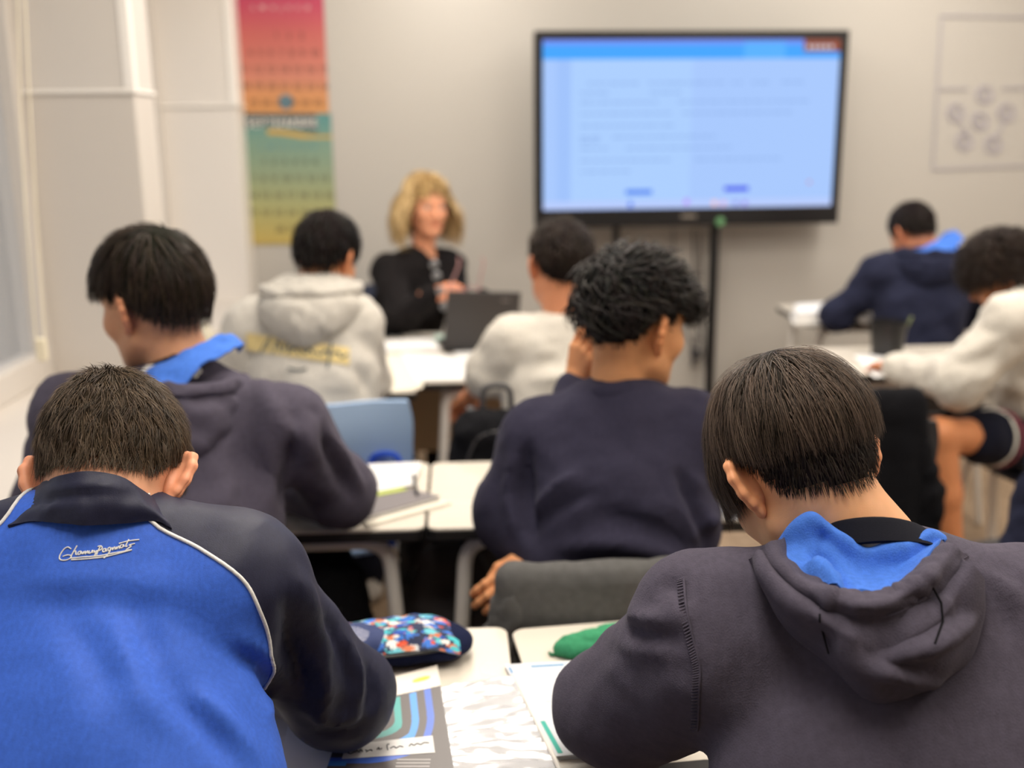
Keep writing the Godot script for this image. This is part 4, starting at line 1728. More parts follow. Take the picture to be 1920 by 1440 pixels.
func build_desks() -> void:
	# back row, nearest
	desk(Vector3(-0.28, 0, -1.365), 0.0, "white school desk with the patterned pencil case on it")
	var a := on(956, 1182, 0.75)
	var b := on(1130, 1432, 0.75)
	var dv := Vector3(b.x - a.x, 0, b.z - a.z).normalized()
	var yaw := atan2(dv.x, dv.z)
	yaw = clampf(yaw, -0.1, 0.1)
	var rx := Vector3(cos(yaw), 0, -sin(yaw))
	var rz := Vector3(sin(yaw), 0, cos(yaw))
	var c := Vector3(a.x, 0, a.z) + rx * 0.352 + rz * 0.222
	desk(c, yaw, "white school desk with the green pouch and open workbook on it")
	# second row
	desk(Vector3(-0.43, 0, -2.275), 0.0, "white school desk with the grey-covered book on it")
	desk(Vector3(0.277, 0, -2.272), 0.0, "empty white school desk in front of the boy in the navy sweatshirt")
	# third row
	desk(Vector3(-0.49, 0, -3.535), 0.0, "white school desk between the blue chair and the teacher's table", 0.70, 0.57)
	desk(Vector3(0.225, 0, -3.605), 0.0, "white school desk with loose papers below the laptop")
	# towards the right wall
	desk(Vector3(1.6, 0, -3.58), 0.0, "white school desk with the black pencil pot on it")
	desk(Vector3(1.87, 0, -4.6), 0.0, "white school desk against the wall with a stack of books")
	# the teacher's table
	var o := thing("teacher_table", Vector3(-0.25, 0, -4.06), "white teacher's table with an added brown panel standing in for shade", "table")
	var top := MB.new()
	slab(top, 1.5, 0.44, 0.725, 0.75, 0.015, Transform3D.IDENTITY)
	obj("tabletop", top, M.laminate, o)
	obj("shade_panel", boxm(Vector3(1.4, 0.36, 0.016), Vector3(0, 0.54, 0.19)), mat(176, 152, 122, 0.6), o)  # added brown sheet: its colour stands in for the shaded wall under the desks
	for x in [-0.7, 0.7]:
		for z in [-0.17, 0.17]:
			var m := MB.new()
			tube(m, [Vector3(x, 0, z), Vector3(x, 0.725, z)], 0.018, 10)
			obj("leg", m, M.white_metal, o)

func legs(J: Dictionary, fwd: Vector3, spread := 0.1, reach := 0.42) -> void:
	fwd.y = 0
	fwd = fwd.normalized()
	var rt := fwd.cross(Vector3.UP)
	for s in [["L", -1.0], ["R", 1.0]]:
		var kn: Vector3 = J.pel + fwd * reach + rt * s[1] * spread
		kn.y = 0.5
		J["kn" + s[0]] = kn
		J["an" + s[0]] = Vector3(kn.x, 0.09, kn.z) + fwd * 0.02
	J["toe"] = fwd

func pose(pitch: float, yaw: float, roll: float, p: Vector3) -> Transform3D:
	return Transform3D(Basis.from_euler(Vector3(deg_to_rad(pitch), deg_to_rad(yaw), deg_to_rad(roll))), p)

func finish_top(P: Dictionary, called: String, m: Material, fl: Array, amp := 0.004, freq := 9.0) -> MeshInstance3D:
	folds(P.top, fl, amp, freq)
	return obj(called, P.top, m, P.root, P.base)

func build_people() -> void:
	var J: Dictionary
	var P: Dictionary
	var hd := []
	var low := []
	# --- boy in the blue and navy track jacket
	J = {"head": pose(-58, 2, -1, at(208, 905, 1.2)), "nk": at(172, 990, 1.17), "shL": at(-105, 1085, 1.17), "shR": at(440, 1085, 1.18), "elR": at(640, 1305, 1.36), "wrR": Vector3(-0.36, 0.79, -1.46), "elL": Vector3(-0.72, 0.83, -1.22), "wrL": Vector3(-0.52, 0.79, -1.42), "pel": Vector3(-0.4, 0.53, -0.8)}
	legs(J, Vector3(0, 0, -1))
	P = person("boy in a blue track jacket with navy sleeves and white piping", J, {"skin": lin(226, 166, 132), "cell": 0.0085, "head_cell": 0.0045, "ear_flare": 0.4, "torso": 1.17, "neck_drop": 0.01, "legs": M.track,
		"hair": [{"n": 22000, "len": 0.024, "w": 0.00043, "top": 0.015, "back": 0.011, "side": 0.009, "front": 0.015, "ramp": 26.0, "lift": 0.0045, "tip": 0.0015, "stop": 8.0, "clump": 0.35, "swirl": 0.7, "crown_az": 170.0, "crown_el": 62.0, "fill": 0.72, "cols": [lin(48, 39, 31), lin(98, 82, 66)], "seed": 2.0}]})
	if P:
		jacket(P, J)
	# --- boy in the faded grey hoodie with the blue lining
	J = {"head": pose(-40, 11, 9, at(1502, 882, 1.2)), "nk": at(1622, 1035, 1.15), "shL": at(1325, 1162, 1.17), "shR": at(1935, 1165, 1.12), "elL": at(1138, 1322, 1.33), "wrL": Vector3(0.32, 0.79, -1.47), "elR": Vector3(0.76, 0.83, -1.2), "wrR": Vector3(0.5, 0.79, -1.46), "pel": Vector3(0.48, 0.53, -0.72)}
	legs(J, Vector3(-0.1, 0, -1))
	low = [[0, 12], [50, -6], [72, -14], [84, 12], [104, 18], [130, 4], [180, -3]]
	P = person("boy in a faded grey hoodie with a bright blue hood lining", J, {"skin": lin(230, 172, 128), "cell": 0.0085, "head_cell": 0.0045, "ear_flare": 0.45, "torso": 1.17, "neck_drop": 0.055, "extra": [cap(at(1345, 1235, 1.14), at(1185, 1345, 1.28), 0.075, 0.062, 0.04)], "legs": M.trousers,
		"hair": [{"n": 9000, "len": 0.016, "w": 0.0005, "top": 0.008, "back": 0.009, "side": 0.008, "front": 0.008, "ramp": 24.0, "lift": 0.003, "tip": 0.002, "clump": 0.1, "stop": 7.0, "line": [[0, 38], [35, 32], [58, 12], [72, -8], [82, -2], [96, 10], [108, -6], [128, -34], [150, -38], [180, -42]], "cols": [lin(30, 25, 22), lin(56, 47, 40)], "seed": 4.0},
			{"n": 16000, "line": low, "ramp": 14.0, "len": 0.085, "steps": 8, "w": 0.00044, "top": 0.024, "back": 0.02, "side": 0.017, "front": 0.024, "lift": 0.006, "tip": 0.002, "clump": 0.22, "jit": 0.12, "swirl": 0.35, "crown_az": 165.0, "crown_el": 72.0, "gravity": 0.35, "over": 1.0, "stop": 10.0, "fill": 0.78, "cols": [lin(36, 29, 25), lin(104, 88, 76)], "seed": 6.0}]})
	if P:
		grey_hoodie(P, J)
	# --- boy in the grey hoodie, second row by the window
	J = {"head": pose(-9, 58, 2, at(288, 572, 2.0)), "nk": at(345, 705, 2.0), "shL": at(140, 775, 2.02), "shR": at(540, 800, 1.98), "elR": at(640, 925, 2.14), "wrR": Vector3(-0.45, 0.79, -2.24), "elL": Vector3(-0.86, 0.82, -2.1), "wrL": Vector3(-0.6, 0.79, -2.25), "pel": Vector3(-0.53, 0.53, -1.76)}
	legs(J, Vector3(0, 0, -1))
	low = [[0, 16], [50, 15], [70, 14], [84, 20], [100, 18], [120, -10], [150, -24], [180, -27]]
	P = person("boy in a grey hoodie turned towards the window", J, {"head_scale": 1.05, "loose": 1.05, "skin": lin(214, 156, 118), "cell": 0.012, "ear_flare": 0.15,
		"hair": [{"n": 1500, "len": 0.014, "w": 0.001, "top": 0.006, "back": 0.006, "side": 0.005, "front": 0.004, "ramp": 26.0, "lift": 0.003, "cols": [lin(30, 24, 20), lin(50, 40, 33)], "seed": 3.0},
			{"n": 3500, "line": low, "ramp": 16.0, "len": 0.07, "steps": 6, "w": 0.0013, "top": 0.03, "back": 0.023, "side": 0.018, "front": 0.03, "lift": 0.004, "clump": 0.16, "jit": 0.14, "gravity": 0.3, "over": 1.0, "stop": 5.0, "fill": 0.8, "cols": [lin(28, 22, 18), lin(58, 47, 38)], "seed": 5.0}]})
	if P:
		folds(P.top, [], 0.005, 9.0)
		creases(P.top, [[[[480, 715], [530, 790], [600, 860]], 0.02, 0.0204], [[[545, 770], [550, 850], [535, 950]], 0.018, -0.0306], [[[575, 760], [620, 850], [660, 930]], 0.014, -0.0238], [[[600, 790], [650, 870], [680, 920]], 0.012, 0.0170], [[[500, 800], [510, 880], [500, 960]], 0.02, 0.0170], [[[440, 840], [460, 920], [450, 1000]], 0.02, -0.0153]])
		obj("hoodie", P.top, M.grey_hoodie, P.root, P.base)
		hd = hood(J.nk - P.up * 0.02, P.side, P.up, P.back, 1.1, 1.15, 0.055)
		obj("hood_lining", hd[0], M.lining, obj("hood", hd[1], M.grey_hoodie, P.root, P.base), P.base)
		obj("shirt_collar", ring_band(J.nk + P.up * 0.012, P.side, P.up, P.back, [Vector3(0.012, -0.012, 0), Vector3(0.004, 0.008, 0), Vector3(0.0, 0.022, 0)], 0.058, 0.058, -180, 180, 30, 0.003), M.black_rib, P.root, P.base)
		obj("shirt", ring_band(J.nk + P.up * 0.004, P.side, P.up, P.back, [Vector3(0.024, -0.014, 0), Vector3(0.02, -0.002, 0), Vector3(0.012, 0.006, 0)], 0.058, 0.058, -180, 180, 30, 0.003), M.white_rib, P.root, P.base)
	# --- boy in the navy crew-neck sweatshirt
	J = {"head": pose(-6, -56, -3, at(1190, 612, 2.04)), "nk": at(1160, 735, 2.05), "shL": at(1010, 830, 2.07), "shR": at(1300, 815, 2.04), "elL": at(955, 965, 2.08), "wrL": at(1028, 1058, 1.96), "elR": Vector3(0.54, 0.84, -2.26), "wrR": at(1080, 735, 2.15), "pel": Vector3(0.28, 0.53, -1.8), "hand_dirL": Vector3(-0.8, -0.35, 0.3), "hand_upL": Vector3(0.2, 0.6, 0.7), "hand_dirR": Vector3(0.15, 0.9, 0.1), "hand_upR": Vector3(-0.7, 0.2, 0.5)}
	legs(J, Vector3(0.1, 0, -1))
	low = [[0, 0], [35, 6], [58, 20], [90, 28], [106, 22], [130, 0], [180, -12]]
	P = person("boy in a navy crew-neck sweatshirt with wavy black hair", J, {"skin": lin(222, 160, 112), "cell": 0.0115, "head_cell": 0.0055, "ear_flare": 0.22, "head_scale": 1.06, "loose": 1.1, "legs": M.track,
		"hair": [{"n": 1800, "len": 0.014, "w": 0.001, "top": 0.006, "back": 0.006, "side": 0.005, "front": 0.004, "ramp": 30.0, "lift": 0.003, "cols": [lin(22, 19, 18), lin(40, 34, 30)], "seed": 3.5},
			{"n": 2600, "line": low, "ramp": 12.0, "len": 0.06, "steps": 8, "w": 0.0021, "top": 0.036, "back": 0.032, "side": 0.022, "front": 0.055, "lift": 0.012, "tip": 0.005, "clump": 0.8, "curl": 0.007, "waves": 6.0, "over": 1.0, "stop": 7.0, "fill": 0.74, "cols": [lin(15, 13, 13), lin(42, 37, 34)], "seed": 8.0}]})
	if P:
		folds(P.top, [], 0.005, 9.0)
		creases(P.top, [[[[985, 830], [985, 920], [1000, 1010]], 0.016, -0.0306], [[[965, 850], [955, 930], [970, 1000]], 0.014, 0.0170], [[[1005, 960], [1040, 920], [1080, 890]], 0.014, 0.0204], [[[1010, 985], [1060, 945], [1110, 925]], 0.014, -0.0170], [[[1040, 1030], [1150, 1020], [1280, 1050]], 0.016, 0.0170], [[[1120, 960], [1220, 990], [1320, 1040]], 0.018, -0.0170], [[[1270, 880], [1310, 960], [1330, 1050]], 0.014, -0.0238], [[[1300, 900], [1335, 980], [1345, 1050]], 0.012, 0.0170], [[[1060, 1060], [1150, 1055], [1250, 1068]], 0.012, -0.0170]])
		obj("sweatshirt", P.top, M.navy_sweat, P.root, P.base)
		obj("collar", ring_band(J.nk + P.up * 0.002, P.side, P.up, P.back, [Vector3(0.009, -0.022, 0.03), Vector3(0.012, -0.008, 0.03), Vector3(0.007, 0.008, 0.03), Vector3(0.0, 0.01, 0.03)], 0.066, 0.064, -180, 180, 36, 0.005), M.navy_sweat, P.root, P.base)
	# --- boy in the white printed hoodie
	J = {"head": pose(-18, -24, -6, at(612, 485, 3.05)), "nk": at(588, 554, 3.06), "shL": at(470, 612, 3.06), "shR": at(668, 606, 3.06), "elL": at(425, 760, 3.1), "wrL": Vector3(-0.6, 0.8, -3.4), "elR": at(688, 715, 3.2), "wrR": Vector3(-0.33, 0.8, -3.5), "pel": Vector3(-0.42, 0.53, -2.88)}
	legs(J, Vector3(0, 0, -1))
	P = person("boy in a white hoodie with faded lettering on the back", J, {"skin": lin(214, 150, 108), "cell": 0.014, "head_cell": 0.007, "ear_flare": 0.15, "loose": 1.05,
		"hair": [{"n": 2400, "len": 0.03, "w": 0.0016, "top": 0.026, "back": 0.022, "side": 0.016, "front": 0.02, "ramp": 14.0, "lift": 0.005, "fill": 0.8, "cols": [lin(14, 12, 12), lin(34, 30, 28)], "seed": 3.0}]})
	if P:
		finish_top(P, "hoodie", M.white_hoodie, [[at(430, 660, 2.95), at(470, 800, 2.95), 0.025, -0.014], [at(670, 650, 2.9), at(690, 760, 3.0), 0.02, -0.014], [at(520, 740, 2.9), at(640, 770, 2.9), 0.018, 0.01], [at(520, 760, 2.9), at(620, 800, 2.9), 0.016, -0.01]], 0.008)
		hd = hood(J.nk + P.up * 0.005, P.side, P.up, P.back, 1.22, 1.0)
		obj("hood_lining", hd[0], M.white_hoodie, obj("hood", hd[1], M.white_hoodie, P.root, P.base), P.base)
		print_on_hoodie(P)
	# --- boy in the plain white sweatshirt beside the laptop
	J = {"head": pose(-4, 8, -10, at(1046, 505, 3.12)), "nk": at(1058, 610, 3.12), "shL": at(955, 640, 3.1), "shR": at(1140, 640, 3.14), "elL": at(912, 705, 3.14), "wrL": at(880, 745, 3.3), "elR": Vector3(0.56, 0.82, -3.4), "wrR": Vector3(0.3, 0.8, -3.5), "pel": Vector3(0.3, 0.53, -2.98)}
	legs(J, Vector3(-0.35, 0, -1))
	P = person("boy in a plain white sweatshirt with short curly brown hair", J, {"skin": lin(206, 140, 104), "cell": 0.014, "head_cell": 0.007, "ear_flare": 0.2, "loose": 1.0, "shorts": true, "legs": M.track, "sleeve": 0.35,
		"hair": [{"n": 1200, "len": 0.014, "w": 0.0014, "top": 0.008, "back": 0.008, "side": 0.006, "front": 0.006, "ramp": 22.0, "cols": [lin(22, 18, 17), lin(44, 36, 32)], "seed": 3.0},
			{"n": 2600, "line": [[0, 20], [60, 20], [90, 24], [120, 12], [180, 4]], "len": 0.05, "steps": 6, "w": 0.0018, "top": 0.036, "back": 0.032, "side": 0.026, "front": 0.03, "ramp": 14.0, "curl": 0.006, "waves": 8.0, "lift": 0.009, "fill": 0.75, "cols": [lin(26, 21, 19), lin(62, 52, 45)], "seed": 7.0}]})
	if P:
		finish_top(P, "sweatshirt", M.white_sweat, [[at(950, 650, 3.0), at(1080, 665, 3.0), 0.02, 0.012], [at(960, 690, 3.0), at(1090, 670, 3.0), 0.02, -0.012], [at(960, 720, 3.0), at(1080, 700, 3.0), 0.018, 0.012]], 0.008)
		obj("collar", ring_band(J.nk + P.up * 0.008, P.side, P.up, P.back, [Vector3(0.016, -0.012, 0.02), Vector3(0.006, 0.01, 0.02), Vector3(0.002, 0.016, 0.02)], 0.06, 0.06, -180, 180, 24, 0.005), M.black_rib, P.root, P.base)
	# --- curly-haired boy in white on the side seat
	J = {"head": pose(-30, 62, 10, at(1878, 515, 3.42)), "nk": at(1935, 562, 3.35), "shL": at(1898, 606, 3.16), "shR": at(1965, 580, 3.58), "elL": at(1800, 715, 3.2), "wrL": at(1685, 690, 3.45), "elR": at(1838, 700, 3.6), "wrR": at(1740, 698, 3.66), "pel": Vector3(2.0, 0.53, -3.3)}
	J.knL = at(1762, 815, 3.22); J.knR = Vector3(1.6, 0.5, -3.5)
	J.anL = at(1800, 1000, 3.25); J.anL.y = 0.09
	J.anR = Vector3(1.72, 0.09, -3.5)
	J.toe = Vector3(-1, 0, 0.1)
	P = person("curly-haired boy in a white sweatshirt and striped navy shorts leaning on his desk", J, {"skin": lin(196, 130, 88), "cell": 0.014, "head_cell": 0.007, "body_cell": 0.014, "loose": 1.22, "shorts": true, "legs": M.track, "shoes": M.black_shoe,
		"hair": [{"n": 3800, "line": [[0, 10], [60, 12], [90, 16], [120, -10], [180, -26]], "len": 0.07, "steps": 8, "w": 0.002, "top": 0.042, "back": 0.04, "side": 0.034, "front": 0.042, "ramp": 14.0, "curl": 0.009, "waves": 10.0, "lift": 0.014, "fill": 0.7, "over": 1.0, "gravity": 0.5, "cols": [lin(24, 18, 16), lin(56, 44, 38)], "seed": 9.0}]})
	if P:
		finish_top(P, "sweatshirt", M.white_sweat, [[at(1730, 655, 3.1), at(1860, 640, 3.1), 0.025, 0.014], [at(1730, 700, 3.1), at(1880, 660, 3.1), 0.022, -0.016], [at(1760, 730, 3.1), at(1900, 690, 3.1), 0.02, 0.012]], 0.01)
		var legd: Vector3 = (J.knL - (J.pel - P.side * 0.085)).normalized()
		for q in [[0.345, M.white_rib], [0.3, mat(150, 70, 82, 0.8)]]:
			var hipp: Vector3 = J.pel - P.side * 0.085
			var cpt: Vector3 = hipp.lerp(J.knL, q[0] * 1.5)
			var u := Vector3.UP - legd * legd.y
			u = u.normalized()
			var mbs := MB.new()
			var pts := []
			for k in 25:
				var a := TAU * k / 24.0
				pts.append(cpt + (u * cos(a) + legd.cross(u) * sin(a)) * 0.0925)
			tube(mbs, pts, 0.0042, 6, false)
			obj("shorts_stripe", mbs, q[1], P.root, P.base)
	# --- boy in the navy hoodie at the wall
	J = {"head": pose(-30, 18, 6, at(1712, 437, 4.36)), "nk": at(1738, 472, 4.34), "shL": at(1650, 512, 4.34), "shR": at(1800, 508, 4.34), "elL": at(1568, 592, 4.42), "wrL": Vector3(1.72, 0.8, -4.5), "elR": at(1880, 600, 4.42), "wrR": Vector3(1.9, 0.8, -4.5), "pel": Vector3(1.88, 0.53, -4.1)}
	legs(J, Vector3(0, 0, -1))
	P = person("boy in a navy hoodie bent over the desk by the wall", J, {"skin": lin(206, 140, 106), "cell": 0.015, "head_cell": 0.008, "ear_flare": 0.2, "loose": 1.05,
		"hair": [{"n": 2000, "len": 0.022, "w": 0.0018, "top": 0.014, "back": 0.012, "side": 0.009, "front": 0.012, "ramp": 14.0, "fill": 0.85, "cols": [lin(22, 18, 17), lin(42, 35, 31)], "seed": 3.0}]})
	if P:
		finish_top(P, "hoodie", M.dark_navy, [], 0.01)
		hd = hood(J.nk - P.up * 0.012, P.side, P.up, P.back, 1.2, 0.9, 0.04)
		obj("hood_lining", hd[0], M.lining, obj("hood", hd[1], M.dark_navy, P.root, P.base), P.base)
	# --- the teacher
	J = {"head": pose(-2, 205, 2, at(800, 388, 4.42)), "nk": at(792, 478, 4.5), "shR": at(728, 508, 4.42), "shL": at(842, 500, 4.62), "elR": at(752, 598, 4.3), "wrR": at(812, 552, 4.16), "elL": at(862, 590, 4.5), "wrL": at(905, 560, 4.26), "pel": Vector3(-0.27, 0.53, -4.56), "fistR": true, "fistL": true, "hand_upR": Vector3(-0.3, 0.6, 0.7), "hand_dirR": Vector3(0.9, 0.15, 0.3), "hand_dirL": Vector3(-0.3, 0.3, 0.8)}
	legs(J, Vector3(0.25, 0, 1), 0.08)
	P = person("woman with blonde shoulder-length hair in a black buttoned jacket", J, {"skin": lin(222, 156, 122), "cell": 0.013, "head_cell": 0.0055, "loose": 0.97, "neck": 0.047, "shoes": M.black_shoe, "legs": M.black_coat,
		"hair": [{"n": 2600, "line": [[0, 42], [50, 30], [70, 14], [90, -8], [130, -30], [180, -34]], "len": 0.06, "w": 0.002, "top": 0.026, "back": 0.022, "side": 0.014, "front": 0.014, "ramp": 12.0, "lift": 0.006, "crown_az": 0.0, "crown_el": 80.0, "fill": 0.8, "cols": [lin(110, 84, 52), lin(206, 172, 116)], "seed": 3.0},
			{"n": 6500, "line": [[0, 60], [40, 40], [62, 10], [90, -4], [130, -20], [180, -20]], "len": 0.15, "steps": 8, "w": 0.0026, "top": 0.026, "back": 0.024, "side": 0.02, "front": 0.012, "ramp": 12.0, "lift": 0.008, "crown_az": 0.0, "crown_el": 80.0, "fall": 0.2, "curl": 0.01, "waves": 6.0, "fill": 0.8, "cols": [lin(146, 114, 70), lin(238, 208, 154)], "seed": 5.0}]})
	if P:
		finish_top(P, "jacket", M.black_coat, [], 0.008)
		for bp in [[814, 496], [819, 517], [826, 545], [833, 574]]:
			var q := near_surface(P.top, bp[0], bp[1], P)
			var bm := MB.new()
			var face := (cam.position - q).normalized()
			lathe(bm, [Vector2(0, -0.004), Vector2(0.016, -0.004), Vector2(0.018, 0.004), Vector2(0.012, 0.007), Vector2(0, 0.006)], Transform3D(aim(Vector3.UP.cross(face), face), q), 14)
			obj("button", bm, mat(132, 132, 134, 0.3, 0.5), P.root, P.base)
		obj("collar", ring_band(J.nk - P.up * 0.015, P.side, P.up, P.back, [Vector3(0.03, -0.03, 0.05), Vector3(0.016, 0.0, 0.05), Vector3(0.012, 0.028, 0.05), Vector3(0.018, 0.03, 0.05)], 0.056, 0.056, -160, 160, 30, 0.006), M.black_coat, P.root, P.base)
		teacher_things(J)

func teacher_things(J: Dictionary) -> void:
	var c := at(868, 545, 4.1)
	var o := thing("eyeglasses", c, "thin reddish eyeglasses held up in the woman's hands", "glasses")
	var m := mat(190, 146, 146, 0.35)
	for s in [-1.0, 1.0]:
		var rim := MB.new()
		var pts := []
		for k in 17:
			pts.append(Vector3(s * 0.034 + cos(TAU * k / 16.0) * 0.027, sin(TAU * k / 16.0) * 0.02 - 0.005, 0.0))
		tube(rim, pts, 0.003, 6, false)
		obj("rim", rim, m, o)
		var tp := MB.new()
		tube(tp, smooth_line([Vector3(s * 0.062, 0.0, 0), Vector3(s * 0.052 + 0.02, 0.06, 0.02), Vector3(s * 0.048 + 0.035, 0.11, 0.03), Vector3(s * 0.046 + 0.03, 0.135, 0.03)], 5), 0.0042, 6)
		obj("temple", tp, m, o)
	var br := MB.new()
	tube(br, smooth_line([Vector3(-0.009, 0.0, 0), Vector3(0, 0.004, 0), Vector3(0.009, 0.0, 0)], 4), 0.002, 6)
	obj("bridge", br, m, o)
	# laptop: lid seen from behind
	var bl := on(832, 656, 0.765)
	var brr := on(968, 650, 0.765)
	var w := bl.distance_to(brr)
	var yaw := atan2(-(brr.z - bl.z), brr.x - bl.x)
	var ctr := (bl + brr) / 2
	o = thing("laptop", Vector3(ctr.x, 0.7505, ctr.z), "black open laptop seen from behind its lid", "laptop", yaw)
	obj("base", boxm(Vector3(w, 0.018, 0.23), Vector3(0, 0.0095, -0.115), 0.004), M.black_plastic, o)
	obj("lid", boxm(Vector3(w, 0.225, 0.009), Vector3(0.006, 0.128, 0.022), 0.004, Vector3(0.2, 0, -0.06)), mat(48, 45, 45, 0.5), o)
	obj("hinge", boxm(Vector3(w * 0.6, 0.012, 0.014), Vector3(0, 0.02, 0.003), 0.004), M.black_plastic, o)
	obj("lid_badge", boxm(Vector3(0.03, 0.008, 0.002), Vector3(w * 0.33, 0.2, 0.043), 0.0005, Vector3(0.2, 0, -0.06)), mat(110, 106, 104, 0.4), o)

func jacket(P: Dictionary, J: Dictionary) -> void:
	var mb: MB = P.top
	folds(mb, [], 0.003, 8.0)
	creases(mb, [
		[[[444, 1195], [500, 1235], [535, 1282]], 0.012, 0.0093], [[[440, 1215], [490, 1258], [530, 1305]], 0.011, -0.0093], [[[467, 1255], [505, 1300], [530, 1350]], 0.011, 0.0078], [[[364, 1303], [420, 1350], [480, 1420]], 0.013, 0.0093], [[[340, 1310], [390, 1362], [440, 1430]], 0.012, -0.0078],
		[[[245, 1150], [290, 1240], [345, 1340]], 0.018, -0.0078], [[[205, 1150], [250, 1250], [300, 1350]], 0.02, 0.0062], [[[120, 1150], [170, 1220], [230, 1300]], 0.02, -0.0062], [[[30, 1110], [180, 1096], [380, 1112]], 0.02, 0.0062], [[[20, 1140], [180, 1128], [330, 1140]], 0.018, -0.0062],
		[[[550, 1080], [585, 1150], [620, 1230]], 0.016, 0.0124], [[[535, 1130], [552, 1220], [572, 1310]], 0.014, -0.0170], [[[600, 1150], [640, 1210], [660, 1290]], 0.012, -0.0124], [[[640, 1190], [668, 1260], [662, 1340]], 0.011, 0.0124], [[[690, 1240], [700, 1300], [672, 1362]], 0.009, -0.0093], [[[575, 1330], [630, 1350], [690, 1340]], 0.012, 0.0093], [[[590, 1372], [640, 1375], [690, 1362]], 0.01, -0.0093], [[[600, 1230], [610, 1290], [600, 1350]], 0.012, 0.0109]])
	# the raglan line between back panel and sleeves, in the jacket's own axes
	var vals := PackedFloat32Array()
	var org: Vector3 = J.nk - P.up * 0.01
	var raglan := Curve.new()
	for q in [[-0.06, 0.066, 0.1], [0.0, 0.088, 0.45], [0.028, 0.138, 0.55], [0.06, 0.182, 0.35], [0.1, 0.203, 0.12], [0.16, 0.21, 0.02], [0.3, 0.21, 0.0]]:
		raglan.add_point(Vector2((q[0] + 0.06) / 0.36, q[1]), q[2] * 1.0, q[2] * 1.0)
	for p in mb.v:
		var q := p - org
		var u := q.dot(P.side)
		var v := -q.dot(P.up)
		var wline: float = raglan.sample_baked(clampf((v + 0.06) / 0.36, 0.0, 1.0))
		var below := smoothstep(0.13, 0.22, v)
		var dt := minf(P.fields[0].d(p), P.fields[1].d(p))
		var da := minf(minf(P.fields[5].d(p), P.fields[6].d(p)), minf(P.fields[7].d(p), P.fields[8].d(p)))
		vals.append(lerpf(absf(u) - wline, dt - da, below))
	var parts := split(mb, vals)
	obj("blue_panel", parts[0], M.blue, P.root, P.base)
	obj("navy_sleeves", parts[1], M.navy_shell, P.root, P.base)
	for sd in [-1.0, 1.0]:
		var half := []
		for sg in parts[2]:
			if (sg[0] - org).dot(P.side) * sd > 0.0: half.append(sg)
		obj("white_piping", piping(half, 0.0021, 0.001), M.pipe_white, P.root, P.base)
	# stand collar
	var low_row := []
	var rows := [[], [], [], []]
	var lowp := [[-28, 1030], [14, 985], [55, 977], [110, 981], [170, 985], [235, 982], [290, 977], [322, 990], [345, 1030]]
	var topp := [[-5, 985], [28, 948], [64, 914], [112, 892], [165, 884], [216, 890], [262, 914], [300, 948], [322, 985]]
	var topz := [1.27, 1.21, 1.16, 1.125, 1.112, 1.122, 1.155, 1.205, 1.265]
	for k in range(1, 8):
		var lo_: Vector3 = near_surface(mb, lowp[k][0], lowp[k][1], P)
		var lz := minf(-(cam.transform.affine_inverse() * lo_).z, topz[k]) - 0.003
		var tz_: float = topz[k]
		for q in [[lowp[k], 0], [topp[k], 1], [[lerpf(lowp[k][0], topp[k][0], 0.5), lerpf(lowp[k][1], topp[k][1], 0.5)], 2]]:
			var nz: float = -(cam.transform.affine_inverse() * trace(P.body_fields, q[0][0], q[0][1], 0.8, 1.5)).z - 0.007
			if q[1] == 0: lz = minf(lz, nz)
			elif q[1] == 1: tz_ = minf(tz_, nz)
			else:
				lz = minf(lz, nz - 0.004)
				tz_ = minf(tz_, nz + 0.012)
		topz[k] = tz_
		rows[0].append(at(lowp[k][0], lowp[k][1], lz))
		rows[1].append(at(lerpf(lowp[k][0], topp[k][0], 0.35), lerpf(lowp[k][1], topp[k][1], 0.35), lerpf(lz, topz[k], 0.3) - 0.006))
		rows[2].append(at(lerpf(lowp[k][0], topp[k][0], 0.75), lerpf(lowp[k][1], topp[k][1], 0.75), lerpf(lz, topz[k], 0.75) - 0.004))
		rows[3].append(at(topp[k][0], topp[k][1], topz[k]))
	var cm := MB.new()
	sheet(cm, rows, 5, 5, 0.0, 0.002, 40.0)
	creases(cm, [[[[60, 945], [130, 930], [215, 925]], 0.006, -0.004], [[[90, 925], [170, 912], [240, 920]], 0.006, 0.003], [[[40, 962], [100, 950], [150, 948]], 0.005, 0.003]])
	thicken(cm, 0.004)
	obj("collar", cm, M.navy_shell, P.root, P.base)
